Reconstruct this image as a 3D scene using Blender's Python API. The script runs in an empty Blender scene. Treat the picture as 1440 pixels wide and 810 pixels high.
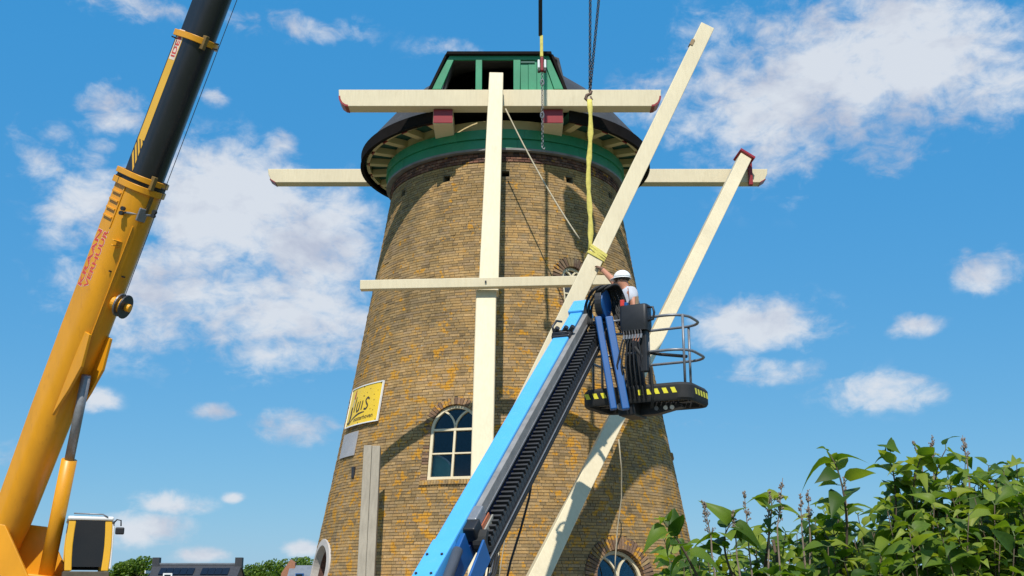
import bpy, bmesh, math, random
import numpy as np
from mathutils import Vector, Matrix, Quaternion
from mathutils.noise import noise as pnoise
R = math.radians
random.seed(7)
scene = bpy.context.scene
col = scene.collection

# ------------------------------------------------------------------ camera
CAMZ, PITCH, FPX = 1.7, R(15), 1600.0
cam_d = bpy.data.cameras.new('camera')
cam_d.sensor_width = 36.0
cam_d.lens = 36.0 * FPX / 1440.0
cam_d.clip_end = 5000
cam = bpy.data.objects.new('camera', cam_d)
cam.location = (0, 0, CAMZ)
cam.rotation_euler = (R(90) + PITCH, 0, 0)
col.objects.link(cam)
scene.camera = cam

# ------------------------------------------------------------------ sun, sky, exposure
SUN_EL, SUN_AZ = R(52), R(-3)        # the sun stands high behind the camera
sdir = Vector((math.sin(SUN_AZ) * math.cos(SUN_EL), -math.cos(SUN_AZ) * math.cos(SUN_EL), math.sin(SUN_EL)))
sun_d = bpy.data.lights.new('sun', 'SUN')
sun_d.energy = 5.0
sun_d.angle = R(0.53)
sun_d.color = (1.0, 0.95, 0.87)
sun = bpy.data.objects.new('sun', sun_d)
sun.rotation_euler = (-sdir).to_track_quat('-Z', 'Y').to_euler()
col.objects.link(sun)

scene.view_settings.view_transform = 'Standard'
scene.view_settings.look = 'None'
scene.view_settings.exposure = 0.0
scene.view_settings.gamma = 1.0

def pix_dir(px, py):
    a, b = (px - 720) / FPX, (405 - py) / FPX
    c, s = math.cos(PITCH), math.sin(PITCH)
    return Vector((a, c - b * s, s + b * c))

def at(px, py, Y):
    """point of the place seen at a photograph pixel, Y metres in front of the camera"""
    d = pix_dir(px, py)
    k = Y / d.y
    return Vector((d.x * k, Y, CAMZ + d.z * k))

world = bpy.data.worlds.new('World')
scene.world = world
world.use_nodes = True
wt = world.node_tree
wt.nodes.clear()
def wn(t, **kw):
    n = wt.nodes.new(t)
    for k, v in kw.items():
        setattr(n, k, v)
    return n
def wl(a, b): wt.links.new(a, b)
def wmath(op, a, b=None, c=None, clamp=False):
    n = wn('ShaderNodeMath', operation=op, use_clamp=clamp)
    for i, v in enumerate((a, b, c)):
        if v is None: continue
        if isinstance(v, (int, float)): n.inputs[i].default_value = v
        else: wl(v, n.inputs[i])
    return n.outputs[0]
wout = wn('ShaderNodeOutputWorld')
wbg = wn('ShaderNodeBackground')
wbg.inputs['Strength'].default_value = 0.1
wl(wbg.outputs[0], wout.inputs[0])
sky = wn('ShaderNodeTexSky', sky_type='NISHITA', sun_disc=False)
sky.sun_elevation = SUN_EL
sky.sun_rotation = math.atan2(sdir.x, sdir.y)
sky.altitude = 0
sky.air_density = 1.0
sky.dust_density = 0.3
sky.ozone_density = 2.5
wtc = wn('ShaderNodeTexCoord')
wsep = wn('ShaderNodeSeparateXYZ')
wl(wtc.outputs['Generated'], wsep.inputs[0])
az = wmath('ARCTAN2', wsep.outputs[0], wsep.outputs[1])
el = wmath('ARCSINE', wsep.outputs[2])
wco = wn('ShaderNodeCombineXYZ')
wl(az, wco.inputs[0]); wl(el, wco.inputs[1])
AE = wco.outputs[0]
def wnoise(scale, detail, rough, off, stretch=(1, 1.5, 1), dist=0.0):
    m = wn('ShaderNodeMapping')
    m.inputs['Location'].default_value = off
    m.inputs['Scale'].default_value = stretch
    wl(AE, m.inputs[0])
    n = wn('ShaderNodeTexNoise')
    n.inputs['Scale'].default_value = scale
    n.inputs['Detail'].default_value = detail
    n.inputs['Roughness'].default_value = rough
    n.inputs['Distortion'].default_value = dist
    wl(m.outputs[0], n.inputs['Vector'])
    return n.outputs['Fac']
CL = [  # clouds in view: centre and radii in photograph pixels, weight
    (300, 290, 160, 100, 1.05), (440, 340, 120, 95, .95), (240, 400, 160, 95, .95), (370, 450, 170, 85, .9), (480, 300, 55, 45, .9),
    (130, 290, 75, 70, .9), (480, 490, 70, 40, .6), (190, 480, 90, 40, .6),
    (200, 12, 130, 24, .62), (415, 38, 125, 26, .62), (155, 150, 62, 45, .75), (150, 205, 35, 14, .6), (396, 200, 34, 22, .72), (303, 138, 22, 18, .6),
    (640, 68, 80, 22, .48),
    (1150, 125, 250, 125, .95), (1270, 90, 150, 130, 1.0), (1060, 75, 160, 80, .72), (950, 130, 130, 75, .55), (1250, 215, 100, 60, .75), (1080, 190, 130, 60, .6),
    (1075, 455, 110, 42, .95), (1075, 523, 88, 24, .6), (1283, 456, 40, 19, .85), (1250, 550, 100, 30, .68), (980, 600, 80, 22, .42), (1110, 290, 20, 12, .35),
    (310, 578, 36, 13, .75), (428, 600, 72, 32, .95), (240, 708, 55, 18, .9), (205, 742, 62, 25, .95), (328, 700, 16, 8, .75), (425, 770, 32, 13, .85),
    (285, 780, 40, 12, .6), (135, 563, 30, 16, .8), (60, 230, 60, 60, .7), (40, 640, 60, 25, .7), (1390, 380, 60, 35, .7), (1400, 130, 80, 70, .7)]
dens = None
for (cx, cy, rx, ry, w) in CL:
    d = pix_dir(cx, cy).normalized()
    caz, cel = math.atan2(d.x, d.y), math.asin(d.z)
    m = wn('ShaderNodeMapping')
    m.inputs['Scale'].default_value = (FPX / rx, FPX / ry, 1)
    m.inputs['Location'].default_value = (-caz * FPX / rx, -cel * FPX / ry, 0)
    wl(AE, m.inputs[0])
    ln = wn('ShaderNodeVectorMath', operation='LENGTH')
    wl(m.outputs[0], ln.inputs[0])
    mr = wn('ShaderNodeMapRange', interpolation_type='SMOOTHSTEP')
    mr.inputs['From Min'].default_value = 1.6
    mr.inputs['From Max'].default_value = 0.0
    mr.inputs['To Max'].default_value = w
    wl(ln.outputs['Value'], mr.inputs['Value'])
    dens = mr.outputs[0] if dens is None else wmath('MAXIMUM', dens, mr.outputs[0])
# the same scattered fair-weather cloud over the rest of the sky
gen = wnoise(3.0, 3, .5, (4.2, 1.7, 0))
genm = wn('ShaderNodeMapRange', interpolation_type='SMOOTHSTEP')
genm.inputs['From Min'].default_value = .46; genm.inputs['From Max'].default_value = .66; genm.inputs['To Max'].default_value = .9
wl(gen, genm.inputs['Value'])
mx = wn('ShaderNodeMapRange', interpolation_type='SMOOTHSTEP')
mx.inputs['From Min'].default_value = .42; mx.inputs['From Max'].default_value = .6
wl(wmath('ABSOLUTE', az), mx.inputs['Value'])
my = wn('ShaderNodeMapRange', interpolation_type='SMOOTHSTEP')
my.inputs['From Min'].default_value = .52; my.inputs['From Max'].default_value = .7
wl(wmath('ABSOLUTE', el), my.inputs['Value'])
outside = wmath('MAXIMUM', mx.outputs[0], my.outputs[0])
dens = wmath('MAXIMUM', dens, wmath('MULTIPLY', genm.outputs[0], outside))
n1 = wnoise(7.0, 9, .58, (0, 0, 0), dist=.25)
n2 = wnoise(36.0, 8, .62, (3, 5, 0), dist=.35)
nn = wmath('ADD', wmath('MULTIPLY', n1, .60), wmath('MULTIPLY', n2, .40))
raw = wmath('ADD', dens, wmath('MULTIPLY', wmath('SUBTRACT', nn, .5), 3.4))
cm = wn('ShaderNodeMapRange', interpolation_type='SMOOTHSTEP')
cm.inputs['From Min'].default_value = .20; cm.inputs['From Max'].default_value = .98; cm.inputs['To Max'].default_value = .92
wl(raw, cm.inputs['Value'])
cloud = wmath('MULTIPLY', cm.outputs[0], wmath('MULTIPLY', dens, 3.0, clamp=True))
# cloud colour: bright tops, slightly lavender bellies
n3 = wnoise(9.0, 6, .6, (0, -.035, 0), dist=.25)
sh = wn('ShaderNodeMapRange')
sh.inputs['From Min'].default_value = -.06; sh.inputs['From Max'].default_value = .14
wl(wmath('SUBTRACT', n3, n1), sh.inputs['Value'])
ccol = wn('ShaderNodeMix', data_type='RGBA')
ccol.inputs['A'].default_value = (7.3, 7.7, 8.3, 1)
ccol.inputs['B'].default_value = (5.2, 5.6, 6.7, 1)
wl(sh.outputs[0], ccol.inputs['Factor'])
tint = wn('ShaderNodeMix', data_type='RGBA', blend_type='MULTIPLY')
tint.inputs['Factor'].default_value = 1.0
tint.inputs['B'].default_value = (.46, .44, .26, 1)       # deep clean-air azure, even down to the horizon
wl(sky.outputs[0], tint.inputs['A'])
tadd = wn('ShaderNodeMix', data_type='RGBA', blend_type='ADD')
tadd.inputs['Factor'].default_value = 1.0
tadd.inputs['B'].default_value = (0.0, 2.15, 5.7, 1)
wl(tint.outputs['Result'], tadd.inputs['A'])
wmix = wn('ShaderNodeMix', data_type='RGBA')
wl(cloud, wmix.inputs['Factor'])
wl(tadd.outputs['Result'], wmix.inputs['A'])
wl(ccol.outputs['Result'], wmix.inputs['B'])
wl(wmix.outputs['Result'], wbg.inputs['Color'])
SKYTINT = tint

# ------------------------------------------------------------------ materials
def mat_base(name):
    m = bpy.data.materials.new(name)
    m.use_nodes = True
    nt = m.node_tree
    return m, nt, nt.nodes['Principled BSDF']
def N(nt, t, **kw):
    n = nt.nodes.new(t)
    for k, v in kw.items(): setattr(n, k, v)
    return n
def noise_node(nt, scale, detail=4, rough=.55, vec=None, stretch=None):
    n = N(nt, 'ShaderNodeTexNoise')
    n.inputs['Scale'].default_value = scale
    n.inputs['Detail'].default_value = detail
    n.inputs['Roughness'].default_value = rough
    if vec is None:
        tc = N(nt, 'ShaderNodeTexCoord'); vec = tc.outputs['Object']
    if stretch:
        mp = N(nt, 'ShaderNodeMapping'); mp.inputs['Scale'].default_value = stretch
        nt.links.new(vec, mp.inputs[0]); vec = mp.outputs[0]
    nt.links.new(vec, n.inputs['Vector'])
    return n.outputs['Fac']
def ramp(nt, fac, stops):
    r = N(nt, 'ShaderNodeValToRGB')
    e = r.color_ramp.elements
    while len(e) < len(stops): e.new(.5)
    for i, (p, c) in enumerate(stops):
        e[i].position = p
        e[i].color = (*c, 1) if len(c) == 3 else c
    nt.links.new(fac, r.inputs[0])
    return r.outputs[0]
def mixc(nt, fac, a, b, bt='MIX'):
    m = N(nt, 'ShaderNodeMix', data_type='RGBA', blend_type=bt)
    for s, v in (('Factor', fac), ('A', a), ('B', b)):
        if isinstance(v, (int, float)): m.inputs[s].default_value = v
        elif isinstance(v, tuple): m.inputs[s].default_value = (*v, 1)
        else: nt.links.new(v, m.inputs[s])
    return m.outputs['Result']
def bump(nt, p, h, strength=.3, dist=.01):
    b = N(nt, 'ShaderNodeBump')
    b.inputs['Strength'].default_value = strength
    b.inputs['Distance'].default_value = dist
    nt.links.new(h, b.inputs['Height'])
    nt.links.new(b.outputs[0], p.inputs['Normal'])
def paint(name, c, rough=.45, var=.12, scale=3.0, dirt=None, metal=0.0, bumps=.08, stretch=None, spec=.5):
    m, nt, p = mat_base(name)
    f = noise_node(nt, scale, 6, .6, stretch=stretch)
    dark = tuple(x * (1 - var) for x in c); lite = tuple(min(1, x * (1 + var * .6)) for x in c)
    cc = ramp(nt, f, [(.3, dark), (.7, lite)])
    if dirt:
        f2 = noise_node(nt, scale * 4.3, 5, .7, stretch=stretch)
        k = ramp(nt, f2, [(.56, (0, 0, 0)), (.75, (.6, .6, .6))])
        cc = mixc(nt, k, cc, dirt)
    nt.links.new(cc, p.inputs['Base Color'])
    p.inputs['Roughness'].default_value = rough
    p.inputs['Metallic'].default_value = metal
    p.inputs['Specular IOR Level'].default_value = spec
    if bumps: bump(nt, p, noise_node(nt, scale * 14, 3), bumps, .004)
    return m
M = {}
def timber_paint(name, c):
    m, nt, p = mat_base(name)
    f = noise_node(nt, 1.1, 5, .6)
    cc = ramp(nt, f, [(.3, tuple(x * .93 for x in c)), (.7, tuple(x * 1.05 for x in c))])
    grain = noise_node(nt, 26, 5, .65, stretch=(1, 1, .12))
    cc = mixc(nt, 1.0, cc, ramp(nt, grain, [(.3, (.93, .92, .90)), (.62, (1.02, 1.02, 1.02))]), 'MULTIPLY')
    st = noise_node(nt, 5, 6, .72, stretch=(1, 1, .35))
    cc = mixc(nt, ramp(nt, st, [(.60, (0, 0, 0)), (.78, (.55, .55, .55))]), cc, tuple(x * k for x, k in zip(c, (.72, .68, .60))))
    sc = noise_node(nt, 38, 4, .6)
    cc = mixc(nt, ramp(nt, sc, [(.72, (0, 0, 0)), (.76, (.6, .6, .6))]), cc, tuple(x * k for x, k in zip(c, (.5, .45, .38))))
    nt.links.new(cc, p.inputs['Base Color'])
    p.inputs['Roughness'].default_value = .55
    bump(nt, p, grain, .25, .004)
    return m
M['cream'] = paint('cream paint', (.59, .505, .335), .55, .07, 1.6, dirt=(.50, .42, .27), stretch=(1, 1, .25))
M['cream'] = timber_paint('cream timber paint', (.67, .575, .385))
M['creambounce'] = paint('cream paint bounce tint', (.62, .49, .25), .5, .12, 2.0, dirt=(.50, .42, .28))  # warmth of bounced light under the eaves is mixed into this cream
M['red'] = paint('dark red paint', (.27, .018, .022), .35, .15, 3)
M['green'] = paint('mill green paint', (.028, .26, .125), .4, .16, 2.2, dirt=(.03, .17, .09))
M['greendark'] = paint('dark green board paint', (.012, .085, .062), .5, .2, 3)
M['capfelt'] = paint('black roofing felt', (.050, .051, .055), .7, .3, 1.3, dirt=(.09, .09, .095), bumps=.3)
M['tar'] = paint('black tarred board', (.015, .012, .011), .9, .3, 3, spec=.1)
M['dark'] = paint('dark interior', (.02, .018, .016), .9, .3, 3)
M['greywood'] = paint('weathered grey wood', (.33, .29, .225), .85, .2, 2.5, dirt=(.26, .23, .18), stretch=(6, 6, .35), bumps=.5)
M['rope'] = paint('pale rope', (.50, .43, .30), .9, .2, 30)
M['steel'] = paint('worn steel', (.20, .20, .21), .45, .25, 8, metal=.7)
M['darksteel'] = paint('dark steel', (.05, .05, .055), .45, .25, 8, metal=.5)
M['galv'] = paint('galvanised rail', (.26, .265, .28), .45, .2, 12, metal=.4)
M['rail'] = paint('blue-grey rail', (.19, .20, .22), .42, .2, 12, metal=.3)
M['black'] = paint('black plastic', (.014, .014, .016), .5, .25, 9)
M['rubber'] = paint('black rubber', (.018, .018, .018), .75, .3, 9)
M['boomblack'] = paint('black boom paint', (.017, .018, .021), .30, .25, 1.2, dirt=(.028, .028, .03), stretch=(1, 1, .3))
M['yellow'] = paint('crane yellow paint', (.72, .31, .010), .40, .14, 1.3, dirt=(.50, .20, .014), stretch=(1, 1, .4))
M['yellowcab'] = paint('cab yellow paint', (.78, .42, .03), .3, .06, 1.5)
M['blue'] = paint('lift blue paint', (.085, .40, .78), .38, .06, 1.5, dirt=(.13, .43, .76), bumps=.03)
M['darkblue'] = paint('lift deep blue paint', (.006, .088, .29), .42, .15, 3)
M['white'] = paint('white paint', (.78, .78, .76), .4, .06, 3)
M['signyellow'] = paint('sign yellow enamel', (.86, .56, .02), .35, .06, 3, dirt=(.72, .50, .10))
M['signdark'] = paint('sign dark lettering', (.05, .032, .018), .5, .2, 20)
M['signgrey'] = paint('sign pale paint', (.55, .47, .30), .5, .15, 20)
M['signred'] = paint('sign red paint', (.42, .09, .04), .5, .2, 20)
M['plaque'] = paint('grey plaque', (.36, .35, .35), .5, .12, 4)
M['slingyellow'] = paint('yellow lifting sling', (.66, .56, .13), .85, .2, 18, dirt=(.5, .42, .12), bumps=.4)
M['hazard'] = paint('hazard yellow', (.78, .70, .04), .5, .12, 20)
M['textred'] = paint('red lettering', (.62, .06, .04), .5, .1, 8)
M['textpale'] = paint('pale lettering', (.78, .62, .50), .5, .1, 8)
M['plaster'] = paint('pale plaster', (.48, .44, .40), .8, .15, 5)
M['skin'] = paint('skin', (.50, .22, .13), .5, .12, 14)
M['shirt'] = paint('pale grey shirt', (.50, .52, .57), .9, .1, 6)
M['trousers'] = paint('dark work trousers', (.018, .019, .026), .9, .3, 9)
M['boot'] = paint('work boots', (.03, .022, .016), .7, .3, 9)
M['glove'] = paint('brown work glove', (.20, .11, .07), .85, .3, 12)
M['hair'] = paint('short brown hair', (.06, .035, .02), .8, .3, 30)
M['vest'] = paint('red harness strap', (.6, .04, .03), .7, .1, 8)
M['helmet'] = paint('white helmet', (.80, .80, .79), .28, .04, 6)
M['bark'] = paint('bark', (.10, .07, .045), .9, .3, 14, bumps=.6)
M['panicle'] = paint('dried flower heads', (.27, .20, .155), .9, .35, 30)
M['roofdark'] = paint('dark roof tiles', (.035, .036, .042), .6, .25, 3)
M['roofgrey'] = paint('grey roof tiles', (.16, .18, .21), .7, .2, 2)
M['panel'] = paint('solar panel', (.008, .009, .016), .2, .2, 2)
M['housebrick'] = paint('house brick', (.34, .15, .085), .9, .2, 6)
M['mortar'] = paint('old mortar', (.19, .155, .095), .95, .3, 5, dirt=(.14, .115, .07), bumps=.4)

def make_brick_mat(name, attr):
    m, nt, p = mat_base(name)
    if attr:
        a = N(nt, 'ShaderNodeAttribute'); a.attribute_name = 'bcol'
        base = a.outputs['Color']
    geo = N(nt, 'ShaderNodeNewGeometry')
    pos = geo.outputs['Position']
    fine = noise_node(nt, 42, 5, .65, vec=pos)
    base = mixc(nt, 1.0, base, ramp(nt, fine, [(.25, (.70, .68, .64)), (.75, (1.25, 1.23, 1.18))]), 'MULTIPLY')
    # broad weathering: greyer and browner zones
    broad = noise_node(nt, .8, 4, .6, vec=pos)
    base = mixc(nt, 1.0, base, ramp(nt, broad, [(.3, (.70, .72, .74)), (.7, (1.22, 1.15, 1.04))]), 'MULTIPLY')
    # damp, sooty and washed-out patches a few bricks wide
    med = noise_node(nt, 3.1, 6, .7, vec=pos, stretch=(1, 1, .55))
    base = mixc(nt, 1.0, base, ramp(nt, med, [(.28, (.74, .75, .77)), (.48, (1, 1, 1)), (.75, (1.2, 1.17, 1.12))]), 'MULTIPLY')
    # orange lichen: more of it on the lower and middle wall
    sep = N(nt, 'ShaderNodeSeparateXYZ'); nt.links.new(pos, sep.inputs[0])
    hz = N(nt, 'ShaderNodeMapRange')
    hz.inputs['From Min'].default_value = 9.3; hz.inputs['From Max'].default_value = 5.0
    hz.inputs['To Min'].default_value = -.075; hz.inputs['To Max'].default_value = .02
    nt.links.new(sep.outputs[2], hz.inputs['Value'])
    l1 = noise_node(nt, 4.2, 5, .62, vec=pos, stretch=(1, 1, 1.2))
    l2 = noise_node(nt, 11, 4, .7, vec=pos)
    s1 = N(nt, 'ShaderNodeMath', operation='MULTIPLY_ADD'); nt.links.new(l2, s1.inputs[0]); s1.inputs[1].default_value = .55; nt.links.new(l1, s1.inputs[2])
    s2 = N(nt, 'ShaderNodeMath', operation='ADD'); nt.links.new(s1.outputs[0], s2.inputs[0]); nt.links.new(hz.outputs[0], s2.inputs[1])
    k = ramp(nt, s2.outputs[0], [(.845, (0, 0, 0)), (.90, (.85, .85, .85))])
    lc = ramp(nt, noise_node(nt, 30, 3, .6, vec=pos), [(.3, (.44, .19, .012)), (.7, (.62, .31, .03))])
    base = mixc(nt, k, base, lc)
    # grey-green and pale crusts
    g = noise_node(nt, 5.5, 5, .7, vec=pos)
    base = mixc(nt, ramp(nt, g, [(.60, (0, 0, 0)), (.72, (.55, .55, .55))]), base, (.21, .20, .14))
    w = noise_node(nt, 17, 3, .6, vec=pos)
    base = mixc(nt, ramp(nt, w, [(.735, (0, 0, 0)), (.78, (.8, .8, .8))]), base, (.58, .55, .47))
    nt.links.new(base, p.inputs['Base Color'])
    p.inputs['Roughness'].default_value = .93
    p.inputs['Specular IOR Level'].default_value = .2
    bump(nt, p, fine, .5, .006)
    return m
M['brick'] = make_brick_mat('old yellow brick', True)

def make_glass(name, tintc, base=.06, rough=.03):
    m = bpy.data.materials.new(name); m.use_nodes = True
    nt = m.node_tree; nt.nodes.clear()
    o = N(nt, 'ShaderNodeOutputMaterial')
    tr = N(nt, 'ShaderNodeBsdfTransparent'); tr.inputs[0].default_value = (*tintc, 1)
    gl = N(nt, 'ShaderNodeBsdfGlossy'); gl.inputs['Roughness'].default_value = rough
    fr = N(nt, 'ShaderNodeFresnel'); fr.inputs[0].default_value = 1.5
    ad = N(nt, 'ShaderNodeMath', operation='ADD', use_clamp=True); ad.inputs[1].default_value = base
    nt.links.new(fr.outputs[0], ad.inputs[0])
    mx = N(nt, 'ShaderNodeMixShader')
    nt.links.new(ad.outputs[0], mx.inputs[0]); nt.links.new(tr.outputs[0], mx.inputs[1]); nt.links.new(gl.outputs[0], mx.inputs[2])
    nt.links.new(mx.outputs[0], o.inputs[0])
    return m
M['glass'] = make_glass('window glass', (.75, .8, .82), .0)
M['cabglass'] = make_glass('tinted cab glass', (.10, .15, .18), .02)

def make_leaf(name, attr):
    m, nt, p = mat_base(name)
    if attr == 'obj':
        oi = N(nt, 'ShaderNodeObjectInfo'); f = oi.outputs['Random']
    else:
        a = N(nt, 'ShaderNodeAttribute'); a.attribute_name = 'lrand'; f = a.outputs['Fac']
    c = ramp(nt, f, [(0, (.032, .075, .008)), (.35, (.085, .15, .013)), (.7, (.155, .225, .020)), (1, (.26, .30, .05))])
    v = noise_node(nt, 60, 3, .6)
    c = mixc(nt, 1.0, c, ramp(nt, v, [(.3, (.8, .8, .8)), (.7, (1.2, 1.2, 1.1))]), 'MULTIPLY')
    nt.links.new(c, p.inputs['Base Color'])
    p.inputs['Roughness'].default_value = .52
    p.inputs['Specular IOR Level'].default_value = .32
    tl = N(nt, 'ShaderNodeBsdfTranslucent')
    tc = mixc(nt, 1.0, c, (1.9, 1.9, .7), 'MULTIPLY')
    nt.links.new(tc, tl.inputs[0])
    mx = N(nt, 'ShaderNodeMixShader'); mx.inputs[0].default_value = .38
    out = nt.nodes['Material Output']
    nt.links.new(p.outputs[0], mx.inputs[1]); nt.links.new(tl.outputs[0], mx.inputs[2]); nt.links.new(mx.outputs[0], out.inputs[0])
    return m
M['leaf_obj'] = make_leaf('lilac leaf', 'obj')
M['leaf_att'] = make_leaf('lilac foliage', 'att')
M['treeleaf'] = make_leaf('tree foliage', 'att')

# ------------------------------------------------------------------ mesh helpers
class MB:
    def __init__(s): s.v = []; s.f = []
    def add(s, vs, fs):
        o = len(s.v)
        s.v += [tuple(v) for v in vs]
        s.f += [tuple(i + o for i in f) for f in fs]
        return s
    def box(s, c, size, rot=None):
        c = Vector(c); h = [x / 2 for x in size]
        vs = [Vector((x * h[0], y * h[1], z * h[2])) for x in (-1, 1) for y in (-1, 1) for z in (-1, 1)]
        if rot is not None: vs = [rot @ v for v in vs]
        return s.add([v + c for v in vs], [(0, 1, 3, 2), (4, 6, 7, 5), (0, 4, 5, 1), (2, 3, 7, 6), (0, 2, 6, 4), (1, 5, 7, 3)])
    def beam(s, p0, p1, w0, h0, up=(0, 0, 1), w1=None, h1=None):
        p0, p1 = Vector(p0), Vector(p1)
        a = (p1 - p0).normalized(); r = a.cross(Vector(up)).normalized(); n = r.cross(a)
        w1 = w0 if w1 is None else w1; h1 = h0 if h1 is None else h1
        vs = []
        for p, w, h in ((p0, w0, h0), (p1, w1, h1)):
            for i, j in ((-1, -1), (1, -1), (1, 1), (-1, 1)): vs.append(p + r * (i * w / 2) + n * (j * h / 2))
        return s.add(vs, [(3, 2, 1, 0), (4, 5, 6, 7), (0, 1, 5, 4), (1, 2, 6, 5), (2, 3, 7, 6), (3, 0, 4, 7)])
    def loft(s, rings, cap=True, closed=True):
        n = len(rings[0]); o = []; fs = []
        for r in rings: o += [Vector(p) for p in r]
        for i in range(len(rings) - 1):
            for j in range(n if closed else n - 1):
                k = (j + 1) % n
                fs.append((i * n + j, i * n + k, (i + 1) * n + k, (i + 1) * n + j))
        if cap:
            fs.append(tuple(range(n - 1, -1, -1))); b = (len(rings) - 1) * n
            fs.append(tuple(b + j for j in range(n)))
        return s.add(o, fs)
    def tube(s, pts, r, seg=8, cap=True, closed=False):
        pts = [Vector(p) for p in pts]; rings = []
        rs = r if isinstance(r, (list, tuple)) else [r] * len(pts)
        prev = None
        for i, p in enumerate(pts):
            if closed: t = pts[(i + 1) % len(pts)] - pts[i - 1]
            else: t = pts[min(i + 1, len(pts) - 1)] - pts[max(i - 1, 0)]
            t.normalize()
            if prev is None:
                u = t.orthogonal().normalized()
            else:
                u = (prev - t * prev.dot(t)).normalized()
            prev = u; v = t.cross(u)
            rings.append([p + (u * math.cos(2 * math.pi * k / seg) + v * math.sin(2 * math.pi * k / seg)) * rs[i] for k in range(seg)])
        if closed: rings.append(rings[0])
        return s.loft(rings, cap and not closed)
    def cyl(s, p0, p1, r, seg=20, r1=None):
        return s.tube([p0, p1], [r, r if r1 is None else r1], seg)
    def prism(s, poly, mat, d0, d1):
        """poly: 2D points, extruded along local z from d0 to d1, mat: local to world"""
        r0 = [mat @ Vector((x, y, d0)) for x, y in poly]; r1 = [mat @ Vector((x, y, d1)) for x, y in poly]
        return s.loft([r0, r1])
    def build(s, name, m, parent=None, bevel=0, smooth=False, origin=None, seg=2):
        me = bpy.data.meshes.new(name)
        off = Vector((0, 0, 0))
        if origin is not None: off = Vector(origin)
        me.from_pydata([tuple(Vector(v) - off) for v in s.v] if origin is not None else s.v, [], s.f)
        bm = bmesh.new(); bm.from_mesh(me)
        bmesh.ops.recalc_face_normals(bm, faces=bm.faces[:])
        bm.to_mesh(me); bm.free()
        if m: me.materials.append(m if not isinstance(m, str) else M[m])
        if smooth:
            for p in me.polygons: p.use_smooth = True
        o = bpy.data.objects.new(name, me)
        col.objects.link(o)
        if parent is not None:
            o.parent = parent
            o.location = off - world_loc(parent)
        else: o.location = off
        if bevel:
            b = o.modifiers.new('bevel', 'BEVEL'); b.width = bevel; b.segments = seg; b.limit_method = 'ANGLE'; b.angle_limit = R(35)
        if smooth == 'auto' or (smooth and bevel):
            pass
        return o
WL = {}
def world_loc(o):
    l = Vector((0, 0, 0))
    while o is not None:
        l += o.location; o = o.parent
    return l
def tag(o, label, cat, group=None, kind=None):
    if label: o['label'] = label
    if cat: o['category'] = cat
    if group: o['group'] = group
    if kind or cat: o['kind'] = kind or 'thing'
    return o
def empty(name, loc, label=None, cat=None, group=None):
    o = bpy.data.objects.new(name, None)
    o.location = loc; o.empty_display_size = .3
    col.objects.link(o)
    return tag(o, label, cat, group)
def setsmooth(o, ang=40):
    me = o.data
    for p in me.polygons: p.use_smooth = True
    bm = bmesh.new(); bm.from_mesh(me)
    for e in bm.edges:
        if len(e.link_faces) == 2 and e.calc_face_angle(0) > R(ang): e.smooth = False
    bm.to_mesh(me); bm.free()
    return o
def share(name, me, parent, M4, m=None):
    """another object on shared mesh data; M4 is its world placing (parent unrotated)"""
    o = bpy.data.objects.new(name, me)
    col.objects.link(o)
    o.parent = parent
    o.matrix_basis = Matrix.Translation(-world_loc(parent)) @ M4
    return o
def frame4(p, x, y, z):
    return Matrix(((x[0], y[0], z[0], p[0]), (x[1], y[1], z[1], p[1]), (x[2], y[2], z[2], p[2]), (0, 0, 0, 1)))
def text_geo(body, size, bold=0):
    cu = bpy.data.curves.new('t', 'FONT'); cu.body = body; cu.size = size; cu.offset = bold
    cu.resolution_u = 3
    ob = bpy.data.objects.new('t', cu); col.objects.link(ob)
    bpy.context.view_layer.update()
    me = bpy.data.meshes.new_from_object(ob.evaluated_get(bpy.context.evaluated_depsgraph_get()))
    vs = [v.co.copy() for v in me.vertices]; fs = [tuple(p.vertices) for p in me.polygons]
    bpy.data.objects.remove(ob); bpy.data.curves.remove(cu); bpy.data.meshes.remove(me)
    return vs, fs

# ------------------------------------------------------------------ ground
gm, nt, p = mat_base('meadow grass')
f = noise_node(nt, .35, 6, .6)
nt.links.new(ramp(nt, f, [(.3, (.035, .065, .016)), (.7, (.075, .11, .03))]), p.inputs['Base Color'])
p.inputs['Roughness'].default_value = .95
g = MB()
for i in range(24):
    for j in range(24): pass
g.add([(-2500, -1200, 0), (2500, -1200, 0), (2500, 3500, 0), (-2500, 3500, 0)], [(0, 1, 2, 3)])
go = g.build('ground', gm); go['kind'] = 'structure'
ym, nt, p = mat_base('gravel yard')
f = noise_node(nt, 9, 6, .7)
nt.links.new(ramp(nt, f, [(.3, (.16, .145, .12)), (.7, (.30, .275, .23))]), p.inputs['Base Color'])
p.inputs['Roughness'].default_value = .95
g = MB()
ring = [(1.5 * math.cos(a) * 14 - 4, 22 + 15 * math.sin(a) + 1.2 * math.sin(3 * a), .006) for a in [i * math.pi / 24 for i in range(48)]]
g.add(ring, [tuple(range(48))])
yo = g.build('yard', ym); yo['kind'] = 'structure'

# ------------------------------------------------------------------ windmill tower
TX, TY = -0.15, 24.0
_z = np.array([0, 2.03, 3.15, 5.31, 8.23, 9.76, 10.33]); _r = np.array([4.30, 3.92, 3.71, 3.32, 2.79, 2.58, 2.50])
_pf = np.polyfit(_z, _r, 2)
def TR(z): return float(np.polyval(_pf, z))
def TP(phi, z, dr=0.0):
    r = TR(z) + dr
    return Vector((TX + r * math.sin(phi), TY - r * math.cos(phi), z))
ZTOP = 10.33
tower = empty('windmill_tower', (TX, TY, 0), 'round tapering brick windmill tower spotted with orange lichen', 'windmill tower')

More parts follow.
